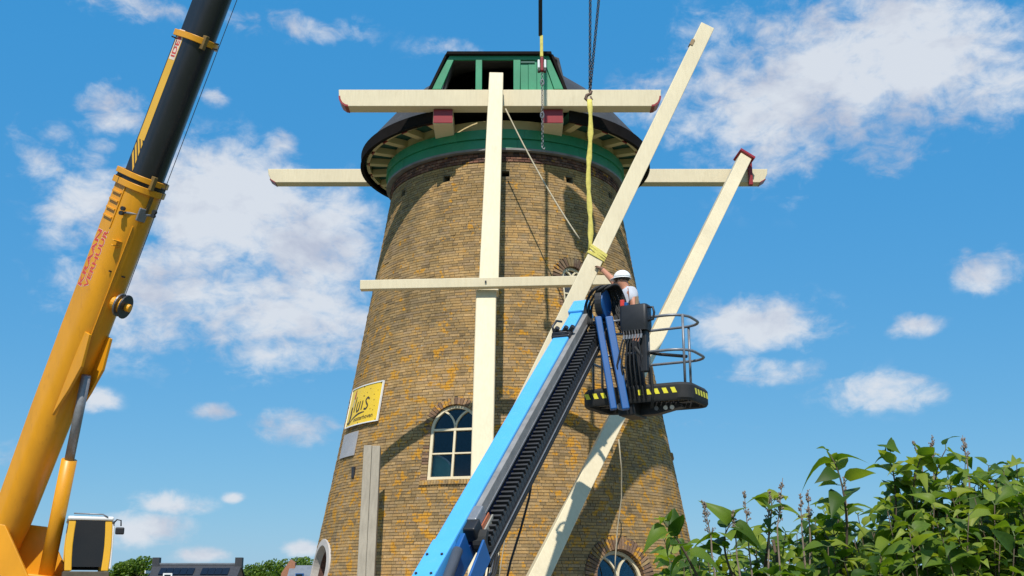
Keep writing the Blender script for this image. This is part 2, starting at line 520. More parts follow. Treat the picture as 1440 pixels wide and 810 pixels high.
# openings: angle, centre-line bottom height, width, height of the straight part, jamb width, kind
class Op: pass
OPS = []
def opening(phi, zb, w, h, jamb=.11, ring=.21, kind='window'):
    o = Op(); o.phi = R(phi); o.zb = zb; o.w = w; o.h = h; o.jamb = jamb; o.ring = ring; o.kind = kind
    zm = zb + h * .6
    o.slope = (TR(zm + .3) - TR(zm - .3)) / .6
    n = Vector((math.sin(o.phi), -math.cos(o.phi), 0)); t = Vector((math.cos(o.phi), math.sin(o.phi), 0))
    o.u = (n * o.slope + Vector((0, 0, 1))).normalized()
    o.n = t.cross(o.u).normalized()
    if o.n.dot(n) < 0: o.n = -o.n
    o.t = t
    o.o = TP(o.phi, zb)
    o.M = frame4(o.o, o.t, o.u, o.n)     # local x along the wall, y up the wall, z outward
    o.cosu = o.u.z
    OPS.append(o); return o
W1 = opening(-15.3, 3.66, .93, .95, jamb=.12, ring=.13)
W2 = opening(27.8, 6.98, .52, .66, jamb=.10, ring=.19)
W3 = opening(32.5, 1.02, 1.06, .93, jamb=.11, ring=.24)
W4 = opening(-66, 1.1, 1.0, 1.0, jamb=.10, ring=.13, kind='plaster')
W5 = opening(82, 4.45, .55, .7, jamb=.10, ring=.19)
def arch_poly(w, h, n=20, e=0.0, bottom=0.0):
    r = w / 2 + e
    return [(-r, -bottom), (r, -bottom)] + [(r * math.cos(a), h + r * math.sin(a)) for a in [math.pi * i / n for i in range(n + 1)]]
# mortar core as a thick shell
core = MB()
NS, zs = 160, [i * ZTOP / 26 for i in range(27)]
prof = [(TR(z) - .014, z) for z in zs] + [(TR(z) - .55, z) for z in reversed(zs)]
rings = []
for (r, z) in prof + [prof[0]]:
    rings.append([(TX + r * math.sin(2 * math.pi * k / NS), TY - r * math.cos(2 * math.pi * k / NS), z) for k in range(NS)])
core.loft(rings[:-1] + [rings[0]], cap=False)
wall = core.build('wall_core', 'mortar', tower)
cut = MB()
for o in OPS:
    if o.kind == 'plaster': cut.prism(arch_poly(o.w, o.h, e=.02, bottom=.02), o.M, -.95, .4)
    else: cut.prism(arch_poly(o.w, o.h, e=.02, bottom=.09), o.M, -.95, .4)
HOLES = []
for (px, py) in ((567, 262), (628, 239), (711, 232), (801, 244), (858, 266)):
    best = None
    for k in range(-700, 701):
        ph = R(k * .1)
        z = 9.82
        P = TP(ph, z)
        zc = (P.y) * math.cos(PITCH) + (z - CAMZ) * math.sin(PITCH)
        x = 720 + FPX * P.x / zc
        if best is None or abs(x - px) < best[0]: best = (abs(x - px), ph)
    ph = best[1]
    n = Vector((math.sin(ph), -math.cos(ph), 0)); t = Vector((math.cos(ph), math.sin(ph), 0))
    mm = frame4(TP(ph, 9.82), t, Vector((0, 0, 1)), n)
    cut.prism([(-.075, -.065), (.075, -.065), (.075, .065), (-.075, .065)], mm, -.35, .3)
    HOLES.append((ph, 9.82, .075, .065))
cut_o = cut.build('cutter', None)
# bmesh boolean through a modifier, baked, cutter removed
bmod = wall.modifiers.new('cut', 'BOOLEAN'); bmod.object = cut_o; bmod.operation = 'DIFFERENCE'; bmod.solver = 'EXACT'
bmod.use_self = True
bpy.context.view_layer.update()
dg = bpy.context.evaluated_depsgraph_get()
baked = bpy.data.meshes.new_from_object(wall.evaluated_get(dg))
wall.modifiers.clear(); wall.data = baked
bpy.data.objects.remove(cut_o)
setsmooth(wall, 30)

# bricks, course by course
CH = .056
PAL = [(0.376, 0.246, 0.109), (0.364, 0.256, 0.131), (0.362, 0.239, 0.108), (0.33, 0.234, 0.13), (0.274, 0.195, 0.102), (0.348, 0.238, 0.113), (0.407, 0.276, 0.138), (0.323, 0.23, 0.134), (0.251, 0.177, 0.095)]
PW = [20, 16, 16, 13, 11, 12, 5, 10, 7]
ARCHC = [(.235, .15, .10), (.20, .125, .085), (.27, .18, .115), (.17, .11, .08), (.30, .21, .11)]
REDS = [(.17, .085, .062), (.13, .065, .052), (.20, .11, .08), (.10, .06, .052)]
def blocked(z):
    out = []
    for o in OPS:
        y = (z - o.zb) / o.cosu
        hw = None
        if -.10 <= y < 0 and o.kind == 'window': hw = o.w / 2 + .13
        elif 0 <= y <= o.h: hw = o.w / 2 + o.jamb
        elif o.h < y:
            rr = o.w / 2 + o.ring
            if y - o.h < rr:
                hw = math.sqrt(rr * rr - (y - o.h) ** 2)
        if hw:
            r = TR(z); da = math.asin(min(.99, hw / r)); out.append((o.phi - da, o.phi + da))
    for (ph, zc, hx, hz) in HOLES:
        if abs(z - zc) < hz + .02:
            da = (hx + .005) / TR(z); out.append((ph - da, ph + da))
    return out
rb = random.Random(3)
BR = []          # (phi0, phi1, z0, z1, dr, colour, fullbrick)
zc = 0.0; k = 0
ZB = ZTOP - 4 * CH - .02
while zc + CH <= ZB + 1e-6:
    z = zc + CH / 2; r = TR(z)
    segs = []
    pos_ = rb.random() * .2
    phi = -math.pi + (k % 2) * .11 / r
    end = phi + 2 * math.pi
    blk = blocked(z)
    hdr = (k % 2 == 0)
    while phi < end - .02:
        ln = (.215 if rb.random() < (.75 if k % 2 else .45) else .105) * (1 + rb.uniform(-.04, .04))
        p1 = min(phi + ln / r, end)
        parts = [(phi + .0045 / r, p1 - .0045 / r)]
        full = ln > .19
        for (a, b) in blk:
            np_ = []
            for (s, e) in parts:
                if e <= a or s >= b: np_.append((s, e)); continue
                full = False
                if s < a - .018 / r: np_.append((s, a - .006 / r))
                if e > b + .018 / r: np_.append((b + .006 / r, e))
            parts = np_
        c = rb.choices(PAL, PW)[0]
        v = rb.uniform(.86, 1.13); c = tuple(x * v for x in c)
        for (s, e) in parts: BR.append((s, e, zc + .0045, zc + CH - .0045, rb.gauss(.001, .0028), c, full))
        phi = p1
    zc += CH; k += 1
# brown-red header band under the green curb, each course a little proud
zc0 = ZB
for kk in range(4):
    z0 = ZB + kk * CH; z1 = min(z0 + CH, ZTOP); r = TR(z0)
    n = int(2 * math.pi * r / .115)
    for i in range(n):
        a = 2 * math.pi * (i + .5 * (kk % 2)) / n - math.pi
        c = rb.choice(REDS); v = rb.uniform(.8, 1.25)
        BR.append((a + .0045 / r, a + 2 * math.pi / n - .0045 / r, z0 + .0045, z1 - .0045, .02 + .012 * (kk % 3), tuple(x * v for x in c), False))
def proj(P):
    y, z = P.y, P.z - CAMZ
    zc = y * math.cos(PITCH) + z * math.sin(PITCH)
    return 720 + FPX * P.x / zc, 405 - FPX * (z * math.cos(PITCH) - y * math.sin(PITCH)) / zc, zc
# the 300 bricks that show largest become parts of their own
cand = []
for i, b in enumerate(BR):
    if not b[6] or abs(b[0]) > .55: continue
    m_ = (b[0] + b[1]) / 2
    x, y, d = proj(TP(m_, b[2]))
    if y > 806 or y < 300: continue
    # skip what stands behind the tail beam, the lift boom and the long brace
    if 590 < x + (y - 807) * .575 < 700 or 655 < x < 700 or x > 905 or 495 < x < 540 or abs(x - (752 + (810 - y) * .506)) < 26: continue
    cand.append((-(b[1] - b[0]) * TR(b[2]) * math.cos(m_) / d / d, i))
cand.sort()
single = set(i for _, i in cand[:300])
vs, fs, cs = [], [], []
for i, (a0, a1, z0, z1, dr, c, full) in enumerate(BR):
    if i in single: continue
    o = len(vs)
    for (rr_in) in (False, True):
        for (a, z) in ((a0, z0), (a1, z0), (a1, z1), (a0, z1)):
            r = TR(z) + (dr if not rr_in else -.03)
            vs.append((r * math.sin(a), -r * math.cos(a), z)); cs.append(c)
    fs += [(o, o + 1, o + 2, o + 3), (o, o + 4, o + 5, o + 1), (o + 1, o + 5, o + 6, o + 2), (o + 2, o + 6, o + 7, o + 3), (o + 3, o + 7, o + 4, o)]
me = bpy.data.meshes.new('brickwork'); me.from_pydata(vs, [], fs)
at_ = me.attributes.new('bcol', 'FLOAT_COLOR', 'POINT')
arr = np.ones((len(vs), 4), dtype=np.float32); arr[:, :3] = np.array(cs, dtype=np.float32); at_.data.foreach_set('color', arr.ravel())
me.materials.append(M['brick'])
bw = bpy.data.objects.new('brickwork', me); col.objects.link(bw); bw.parent = tower; bw['kind'] = 'stuff'
def brick_mesh(name, sx, sy, sz, c, taper=0.0):
    me = bpy.data.meshes.new(name)
    v = [(x * sx / 2 * (1 + (taper if y > 0 else 0)), y * sy / 2, z) for z in (0, -sz) for (x, y) in ((-1, -1), (1, -1), (1, 1), (-1, 1))]
    me.from_pydata(v, [], [(0, 1, 2, 3), (0, 4, 5, 1), (1, 5, 6, 2), (2, 6, 7, 3), (3, 7, 4, 0)])
    a = me.attributes.new('bcol', 'FLOAT_COLOR', 'POINT')
    for d in a.data: d.color = (*c, 1)
    me.materials.append(M['brick'])
    return me
bmeshes = [brick_mesh('brick', 1, CH - .009, .035, tuple(x * v for x in c)) for c in PAL[:8] for v in (.9, 1.08)]
for i in sorted(single):
    a0, a1, z0, z1, dr, c, full = BR[i]
    am, zm = (a0 + a1) / 2, (z0 + z1) / 2
    n = Vector((math.sin(am), -math.cos(am), 0)); t = Vector((math.cos(am), math.sin(am), 0))
    sl = (TR(z1) - TR(z0)) / (z1 - z0)
    u = (n * sl + Vector((0, 0, 1))).normalized(); nn_ = t.cross(u); nn_ = nn_ if nn_.dot(n) > 0 else -nn_
    m4 = frame4(TP(am, zm, dr), t * ((a1 - a0) * TR(zm)), u, nn_)
    share('brick', rb.choice(bmeshes), tower, m4)

# windows with their brick surrounds
def curve_bar(mb, pts, w, z0, z1, M4):
    """flat bar of width w along 2D polyline pts, between depths z0 and z1"""
    L, Rr = [], []
    for i, p in enumerate(pts):
        a = Vector(pts[max(i - 1, 0)]); b = Vector(pts[min(i + 1, len(pts) - 1)])
        t = (b - a).normalized(); n = Vector((-t.y, t.x)); p = Vector(p)
        L.append(p + n * w / 2); Rr.append(p - n * w / 2)
    rings = []
    for l, r in zip(L, Rr):
        rings.append([M4 @ Vector((l.x, l.y, z0)), M4 @ Vector((r.x, r.y, z0)), M4 @ Vector((r.x, r.y, z1)), M4 @ Vector((l.x, l.y, z1))])
    mb.loft(rings)
def make_window(o, depth=.07, fw=.055, tracery=True, rows=2):
    root = empty('window', o.o); root.parent = tower; root.location = o.o - Vector((TX, TY, 0))
    zf, zb_ = -depth, -depth - .07
    r = o.w / 2 - .004
    # frame: jambs, head and bottom rail in one
    mb = MB()
    rr = r - fw / 2
    n = 22
    curve_bar(mb, [(-rr, fw * .5)] + [(-rr, o.h * k / 4) for k in (1, 2, 3)] + [(rr * math.cos(a), o.h + rr * math.sin(a)) for a in [math.pi - math.pi * i / n for i in range(n + 1)]] + [(rr, o.h * k / 4) for k in (3, 2, 1)] + [(rr, fw * .5)], fw, zb_, zf, o.M)
    curve_bar(mb, [(-r, fw * .6), (r, fw * .6)], fw * 1.2, zb_ + .004, zf + .006, o.M)
    mb.build('frame', 'cream', root, bevel=.004)
    mb = MB(); curve_bar(mb, [(-r + fw, o.h), (r - fw, o.h)], fw * .8, zb_, zf - .004, o.M)
    mb.build('transom', 'cream', root, bevel=.003)
    mb = MB(); curve_bar(mb, [(0, fw * 1.2), (0, o.h - fw * .4)], fw * .75, zb_ + .003, zf - .007, o.M)
    mb.build('mullion', 'cream', root, bevel=.003)
    for k in range(1, rows):
        yb = fw + (o.h - fw) * k / rows
        for sx in (-1, 1):
            mb = MB(); curve_bar(mb, [(sx * fw * .375, yb), (sx * (r - fw), yb)], fw * .5, zb_ + .01, zf - .012, o.M)
            mb.build('glazing_bar', 'cream', root, bevel=.002)
    # two curved bars that spring from the mullion and meet the arch
    for sx in (-1, 1):
        q = r - fw
        pts = []
        R2 = q * .98
        for i in range(13):
            a = math.pi * .5 * .72 * i / 12
            pts.append((sx * (R2 - R2 * math.cos(a)) * .95, o.h + R2 * math.sin(a) * .98))
        pts = [(x, y) for x, y in pts if x * x + (y - o.h) ** 2 < (r - fw * .4) ** 2]
        mb = MB(); curve_bar(mb, pts, fw * .62, zb_ + .006, zf - .010, o.M)
        mb.build('tracery_bar', 'cream', root, bevel=.002)
    # panes
    zp = (zf + zb_) / 2 - .012
    for k in range(rows):
        y0 = fw + (o.h - fw) * k / rows; y1 = fw + (o.h - fw) * (k + 1) / rows
        for sx in (-1, 1):
            x0, x1 = (0.002, r - fw * .8) if sx > 0 else (-r + fw * .8, -.002)
            mb = MB(); mb.prism([(x0, y0), (x1, y0), (x1, y1 - .002), (x0, y1 - .002)], o.M, zp - .004 - rb.random() * .004, zp)
            mb.build('pane', 'glass', root)
    mb = MB(); q = r - fw * .7
    mb.prism([(q * math.cos(a), o.h + .002 + q * math.sin(a)) for a in [math.pi * i / 20 for i in range(21)]], o.M, zp - .004, zp)
    mb.build('pane', 'glass', root)
    return root
def surround(o, depth=.24, sill=True):
    pieces = []
    vm = [brick_mesh('arch_brick', .046, o.ring, depth, tuple(x * v for x in c), .22) for c in ARCHC for v in (.85, 1.12)]
    jm = [brick_mesh('jamb_brick', o.jamb, .047, depth, tuple(x * v for x in c)) for c in ARCHC for v in (.9, 1.1)]
    n = int(math.pi * (o.w / 2) / .054)
    rm = o.w / 2 + o.ring / 2
    for i in range(n):
        a = math.pi * (i + .5) / n
        p = o.M @ Vector((rm * math.cos(a), o.h + rm * math.sin(a), 0))
        # lie on the round wall: project the outer face along the opening's normal
        rad = Vector((math.cos(a), math.sin(a))); tan = Vector((math.sin(a), -math.cos(a)))
        X = o.t * tan.x + o.u * tan.y; Y = o.t * rad.x + o.u * rad.y
        P = wall_project(p, o.n) + o.n * rb.uniform(.004, .010)
        share('arch_brick', rb.choice(vm), tower, frame4(P, X, Y, o.n))
    ny = int(o.h / CH)
    for i in range(ny):
        y = (i + .5) * o.h / ny
        for sx in (-1, 1):
            p = o.M @ Vector((sx * (o.w / 2 + o.jamb / 2), y, 0))
            share('jamb_brick', rb.choice(jm), tower, frame4(wall_project(p, o.n) + o.n * rb.uniform(.002, .008), o.t, o.u, o.n))
    if sill:
        sm = [brick_mesh('sill_brick', .049, .085, .22, tuple(x * v for x in c)) for c in PAL[:4] for v in (.9, 1.1)]
        ns = int((o.w + .26) / .056)
        for i in range(ns):
            x = -(o.w + .26) / 2 + (i + .5) * (o.w + .26) / ns
            p = o.M @ Vector((x, -.048, 0))
            share('sill_brick', rb.choice(sm), tower, frame4(wall_project(p, o.n) + o.n * .035, o.t, o.u, o.n))
def wall_project(p, n):
    """move p along n until it lies on the round wall"""
    q = Vector(p)
    for _ in range(8):
        r = math.hypot(q.x - TX, q.y - TY)
        e = TR(q.z) - r
        out = Vector(((q.x - TX) / r, (q.y - TY) / r, 0))
        q = q + n * (e / max(.25, out.dot(n)))
    return q
for o in (W1, W2, W3, W5):
    make_window(o, depth=.055 if o is W1 else (.06 if o is not W3 else .13), rows=2)
    surround(o, sill=o is not W3)
make_window(W4, depth=.32, fw=.05)
# plastered arch rim of the far left opening
mb = MB(); rr = W4.w / 2 + .065
pts = [(-rr, -.4), (-rr, W4.h * .5)] + [(rr * math.cos(a), W4.h + rr * math.sin(a)) for a in [math.pi - math.pi * i / 24 for i in range(25)]] + [(rr, W4.h * .5), (rr, -.4)]
L = []
for i, p_ in enumerate(pts):
    a = Vector(pts[max(i - 1, 0)]); b = Vector(pts[min(i + 1, len(pts) - 1)]); t = (b - a).normalized(); n = Vector((-t.y, t.x))
    l = Vector(p_) + n * .065; r_ = Vector(p_) - n * .065
    A = wall_project(W4.M @ Vector((l.x, l.y, 0)), W4.n); B = wall_project(W4.M @ Vector((r_.x, r_.y, 0)), W4.n)
    L.append([A + W4.n * .03, B + W4.n * .03, B - W4.n * .12, A - W4.n * .12])
mb.loft(L); mb.build('arch_rim', 'plaster', tower, bevel=.008)
mb = MB(); rr = W4.w / 2 + .012
pts = [(-rr, -.02), (-rr, W4.h * .5)] + [(rr * math.cos(a), W4.h + rr * math.sin(a)) for a in [math.pi - math.pi * i / 24 for i in range(25)]] + [(rr, W4.h * .5), (rr, -.02)]
curve_bar(mb, pts, .02, -.45, -.02, W4.M)
mb.build('reveal', paint('brown reveal brick', (.12, .06, .045), .95, .35, 12, bumps=.5), tower)
# green wheel of the gear standing inside the lower pane
mb = MB(); c = W1.M @ Vector((-.46, .02, -.42))
mb.prism([(c_[0], c_[1]) for c_ in [(.43 * math.cos(a), .43 * math.sin(a)) for a in [i * math.pi / 20 for i in range(40)]]], W1.M @ Matrix.Translation((-.42, .09, -.21)), -.05, 0)
wheel = mb.build('green_wheel', paint('pale green', (.30, .62, .46), .5, .15, 2), None, bevel=.01)
tag(wheel, 'pale green round disc behind the lower left pane of the large arched window', 'wheel')
mb = MB()
mb.loft([[W1.M @ (Matrix.Translation((-.42, .09, -.205)) @ Vector((q * math.cos(a), q * math.sin(a), d))) for (q, d) in ((.43, 0), (.43, .03), (.40, .03), (.40, 0))] for a in [i * math.pi / 20 for i in range(41)]], cap=False)
mb.build('rim', 'white', wheel)
mb = MB(); mb.prism([(-.02, -.42), (.42, .03), (.42, .12), (-.02, -.25)], W1.M @ Matrix.Translation((-.42, .02, -.205)), 0, .02)
mb.build('spoke', paint('deeper green', (.10, .36, .28), .5, .15, 2), wheel)
# floor inside that closes the dark
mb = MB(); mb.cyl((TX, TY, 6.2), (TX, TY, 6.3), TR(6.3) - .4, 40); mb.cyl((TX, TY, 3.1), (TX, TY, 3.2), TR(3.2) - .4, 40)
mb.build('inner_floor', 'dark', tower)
# green curb: two tiers of board round the top
def ringwall(z0, z1, r0, r1, thick, seg=96, a0=0, a1=2 * math.pi, cx=TX, cy=TY):
    mb = MB(); full = abs(a1 - a0 - 2 * math.pi) < 1e-4
    rows = []
    for k in range(seg + 1):
        a = a0 + (a1 - a0) * k / seg
        s, c = math.sin(a), -math.cos(a)
        rows.append([(cx + r * s, cy + r * c, z) for (r, z) in ((r0, z0), (r1, z1), (r1 - thick, z1), (r0 - thick, z0))])
    mb.loft(rows, cap=not full)
    return mb
NB = 12
for k in range(NB):
    a0 = 2 * math.pi * k / NB + .1; a1 = 2 * math.pi * (k + 1) / NB + .1
    ringwall(10.345, 10.54, 2.63, 2.615, .05, 10, a0 + .0008, a1 - .0008).build('curb_board', 'green', tower)
    ringwall(10.547, 10.745, 2.655, 2.645, .05, 10, a0 + .0508, a1 + .0492).build('curb_board', 'green', tower)
ringwall(10.30, 10.343, 2.64, 2.64, .2, 96).build('lead_strip', paint('weathered lead', (.22, .21, .20), .6, .3, 4), tower)

# ------------------------------------------------------------------ cap
cap = empty('cap_house', (TX, TY, 10.97), 'black felt-covered boat-shaped cap with a green boarded rear gable', 'windmill cap')
EZ, ER, YR = 11.02, 3.2, 21.06
def sect(Y, n=14):
    w = math.sqrt(max(.05, ER * ER - (Y - TY) ** 2))
    b = min(1, max(0, (Y - YR) / 1.6)); b = b * b * (3 - 2 * b)
    h = 1.0 + 1.15 * math.sin(math.pi * min(1, max(0, (Y - YR) / 6.1))) ** .8
    pts = []
    for i in range(n + 1):
        s = i / n
        # round section
        ax = w * float(np.interp(s, (0, .12, .3, .5, .75, 1), (1, .93, .79, .6, .33, 0))); azz = EZ + h * float(np.interp(s, (0, .12, .3, .5, .75, 1), (0, .13, .37, .64, .9, 1)))
        # rear trapezoid
        if s < .6: tx = 1.335 + (1.09 - 1.335) * s / .6; tz = EZ + .02 + 1.18 * s / .6
        else: tx = 1.09 * (1 - (s - .6) / .4); tz = EZ + 1.2
        pts.append((ax * b + tx * (1 - b), azz * b + tz * (1 - b)))
    return [(TX + x, z) for x, z in pts] + [(TX - x, z) for x, z in reversed(pts[:-1])]
shell = MB(); Ys = [YR + (27.1 - YR) * i / 28 for i in range(29)]
shell.loft([[(x, Y, z) for x, z in sect(Y)] for Y in Ys], cap=False, closed=False)
so = shell.build('roof_shell', 'capfelt', cap); setsmooth(so, 35)
sol = so.modifiers.new('thickness', 'SOLIDIFY'); sol.thickness = .06; sol.offset = -1
# front closing
mb = MB(); mb.add([(x, 27.09, z) for x, z in sect(27.1)], [tuple(range(len(sect(27.1))))]); mb.build('front_boards', 'tar', cap)
# eave rim: dark fascia with the rear left open for the gable
aR = math.asin(1.30 / ER)
ringwall(10.80, 11.03, ER + .005, ER + .02, .035, 90, aR, 2 * math.pi - aR).build('fascia', 'tar', cap)
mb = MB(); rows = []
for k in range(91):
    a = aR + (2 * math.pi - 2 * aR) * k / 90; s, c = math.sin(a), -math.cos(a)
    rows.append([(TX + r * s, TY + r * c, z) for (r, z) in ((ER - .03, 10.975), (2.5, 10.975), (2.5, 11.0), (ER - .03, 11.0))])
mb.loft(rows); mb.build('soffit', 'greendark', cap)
# bottom lip of the fascia
ringwall(10.785, 10.80, ER + .025, ER + .025, .08, 90, aR, 2 * math.pi - aR).build('fascia_lip', 'tar', cap)
# cream board segments between rafters, rafters with red tips
NRF = 24
for k in range(NRF):
    a = aR + .10 + (2 * math.pi - 2 * aR - .2) * k / (NRF - 1)
    s, c = math.sin(a), -math.cos(a); t = Vector((math.cos(a), math.sin(a), 0)); n = Vector((s, c, 0))
    rot = Matrix(((t.x, n.x, 0), (t.y, n.y, 0), (0, 0, 1)))
    mb = MB(); mb.box((TX + 2.77 * s, TY + 2.77 * c, 10.90), (.15, .52, .14), rot)
    rf = mb.build('rafter', 'creambounce', cap, bevel=.008)
    mb = MB(); mb.box((TX + 3.035 * s, TY + 3.045 * c, 10.90), (.153, .03, .143), rot); mb.build('rafter_tip', 'red', rf)
    if k < NRF - 1:
        a2 = aR + .10 + (2 * math.pi - 2 * aR - .2) * (k + 1) / (NRF - 1)
        ringwall(10.85, 10.973, 3.09, 3.09, .07, 6, a + .025, a2 - .025).build('eave_board', 'creambounce', cap)
# cream inner plate over the curb (seen between the sheer beams)
ringwall(10.755, 10.97, 2.55, 2.55, .08, 96).build('inner_plate', 'creambounce', cap)
# rear gable: green frame boards, two dark openings, plank panel, black edge board
GY = YR - .03
def gx(px): return (px - 720) / FPX * (GY * math.cos(PITCH) + 10.2 * math.sin(PITCH))
def gz(py): return at(720, py, GY).z
zb, zt = gz(129), gz(79)
gmap = lambda px, py: (gx(px) , gz(py))
def gboard(name, poly, m, y0, y1, bevel=.006):
    mb = MB(); mb.loft([[(x, y0, z) for x, z in poly], [(x, y1, z) for x, z in poly]])
    return mb.build(name, m, cap, bevel=bevel)
zt2 = zt - .02
gboard('gable_stile', [gmap(608, 127), gmap(621, 127), gmap(638, 86), gmap(629, 86)], 'green', GY - .06, GY)
gboard('gable_stile', [gmap(792, 127), gmap(779, 127), gmap(765, 86), gmap(774, 86)], 'green', GY - .06, GY)
gboard('gable_stile', [gmap(669, 128), gmap(678, 128), gmap(678, 86), gmap(669, 86)], 'green', GY - .062, GY)
gboard('gable_stile', [gmap(722, 128), gmap(731, 128), gmap(732, 86), gmap(722, 86)], 'green', GY - .062, GY)
gboard('gable_head', [gmap(629, 85.6), gmap(774, 85.6), gmap(772, 80), gmap(632, 80)], 'green', GY - .05, GY)
gboard('edge_board', [gmap(627, 79.8), gmap(776, 79.8), gmap(775, 76), gmap(629, 76)], 'tar', GY - .13, GY + .1)
gboard('edge_board', [gmap(603, 128), gmap(607.5, 128), gmap(629.5, 79), gmap(626, 79)], 'tar', GY - .09, GY + .1)
gboard('edge_board', [gmap(797, 128), gmap(792.5, 128), gmap(774.5, 79), gmap(778, 79)], 'tar', GY - .09, GY + .1)
xs = [732, 743, 755, 766, 779]
for i in range(4):
    x0, x1 = xs[i], xs[i + 1] - .4
    top1 = 86 if i < 3 else 88
    gboard('gable_plank', [gmap(x0, 127), gmap(x1, 127), gmap(min(x1, 765), top1), gmap(min(x0, 764), top1)], 'green', GY - .02 - .004 * (i % 2), GY + .01, .003)
gboard('gable_bar', [gmap(732, 90), gmap(752, 90), gmap(752, 87.5), gmap(732, 87.5)], 'greendark', GY - .045, GY - .02, .003)
# rest of gable below the beam, hidden framing
gboard('gable_sill', [(TX - 1.34, 11.04), (TX + 1.34, 11.04), (TX + 1.34, gz(127.5)), (TX - 1.34, gz(127.5))], 'creambounce', GY - .01, GY + .06)
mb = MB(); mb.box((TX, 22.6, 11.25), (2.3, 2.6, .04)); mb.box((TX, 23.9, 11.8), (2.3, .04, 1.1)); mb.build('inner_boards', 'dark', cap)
# two sheer beams that carry the cap, red on their ends
for px0, px1 in ((609, 637), (763, 792)):
    zz0, zz1 = 10.70, 11.018
    k = (21.0 * math.cos(PITCH) + 9.1 * math.sin(PITCH)) / FPX
    x0, x1 = (px0 - 720) * k, (px1 - 720) * k
    mb = MB(); mb.box(((x0 + x1) / 2, 23.94, (zz0 + zz1) / 2), (x1 - x0, 5.9, zz1 - zz0))
    sb = mb.build('sheer_beam', 'cream', cap, bevel=.015)
    mb = MB(); mb.box(((x0 + x1) / 2, 20.988, 10.86), (x1 - x0 - .012, .03, .29)); mb.build('beam_end', 'red', sb, bevel=.006)

# ------------------------------------------------------------------ the timbers of the tail
YS = 21.0
zc_ = YS * math.cos(PITCH) + 9.4 * math.sin(PITCH)
xl, xr = (477 - 720) * zc_ / FPX, (929 - 720) * zc_ / FPX
zb1, zt1 = 11.02, 11.375
root = empty('cross_beam', ((xl + xr) / 2, YS, zb1), 'cream cross beam with curved red-tipped ends directly below the green gable', 'beam', 'cream mill timbers')
poly = [(xl + .20, zb1), (xr - .20, zb1)] + [(xr - .20 + .19 * math.sin(a), zb1 + .22 - .22 * math.cos(a)) for a in [R(k) for k in (20, 45, 70, 90)]] + [(xr, zt1), (xl, zt1)] + [(xl + .20 - .19 * math.sin(a), zb1 + .22 - .22 * math.cos(a)) for a in [R(k) for k in (90, 70, 45, 20)]]
mb = MB(); mb.loft([[(x, YS - .15, z) for x, z in poly], [(x, YS + .17, z) for x, z in poly]]); mb.build('beam', 'cream', root, bevel=.008)
for sx, xe in ((1, xr), (-1, xl)):
    rows = []
    for a in [R(k) for k in (0, 20, 45, 70, 90)]:
        x = xe - sx * .20 + sx * .19 * math.sin(a); z = zb1 + .22 - .22 * math.cos(a)
        ox, oz = sx * math.sin(a) * .008, -math.cos(a) * .008
        rows.append([(x + ox, YS - .155, z + oz), (x + ox, YS + .175, z + oz), (x - ox * 3.5, YS + .175, z - oz * 3.5), (x - ox * 3.5, YS - .155, z - oz * 3.5)])
    mb = MB(); mb.loft(rows); mb.build('painted_tip', 'red', root)

YL = 25.5
A = at(378, 250, YL); B = at(1078, 250, YL)
zm = A.z
root = empty('cross_beam', ((A.x + B.x) / 2, YL, zm - .15), 'long cream cross beam running behind the tower top and out past both eaves', 'beam', 'cream mill timbers')
z0, z1 = zm - .17, zm + .17
poly = [(A.x + .2, z0), (B.x - .2, z0), (B.x - .08, z0 + .07), (B.x - .02, z0 + .2), (B.x, z1), (A.x, z1), (A.x + .02, z0 + .2), (A.x + .08, z0 + .07)]
mb = MB(); mb.loft([[(x, YL - .15, z) for x, z in poly], [(x, YL + .15, z) for x, z in poly]]); mb.build('beam', 'cream', root, bevel=.01)
for sx, P in ((1, B), (-1, A)):
    mb = MB(); mb.beam((P.x - sx * .19, YL, z0 + .0), (P.x - sx * .06, YL, z0 + .085), .305, .02); mb.build('painted_tip', 'red', root)

# tail beam
tb_top = at(698, 107, 20.56); tb_mid = at(687, 404, 19.42); tb_bot = at(675, 812, 18.0)
dirn = (tb_bot - tb_mid).normalized(); tb_end = tb_bot + dirn * 1.1
root = empty('tail_beam', (tb_end.x, tb_end.y, 0), 'tall upright cream tail beam in front of the tower, rising past the gable', 'beam', 'cream mill timbers')
mb = MB(); mb.beam(tb_top, tb_mid + Vector((0, .05, -.1)), .275, .24, (0, 1, 0), .35, .26); mb.build('upper_beam', 'cream', root, bevel=.012)
low0 = at(684, 413, 19.36)
mb = MB(); mb.beam(low0, tb_end, .355, .30, (0, 1, 0), .36, .36); mb.build('lower_beam', 'cream', root, bevel=.02)
for (px, py, Y) in ((699, 133, 20.44 - .03),):
    P = at(px, py, Y); mb = MB(); mb.box(P, (.06, .03, .05)); mb.build('bolt', 'darksteel', root)
mb = MB(); P = at(690, 774, 17.86); mb.box(P + Vector((.03, 0, 0)), (.20, .25, .17)); mb.build('wedge_block', 'cream', root, bevel=.01)
# crossbar
A = at(507, 402, 19.12); B = at(862, 395, 19.12)
root = empty('cross_bar', A, 'level cream cross bar fixed across the tail beam at mid height', 'beam', 'cream mill timbers')
mb = MB(); mb.beam(A, B, .17, .165); mb.build('bar', 'cream', root, bevel=.008)
mb = MB(); P = at(683, 396, 19.02); mb.box(P, (.03, .03, .03)); mb.build('bolt', 'darksteel', root)
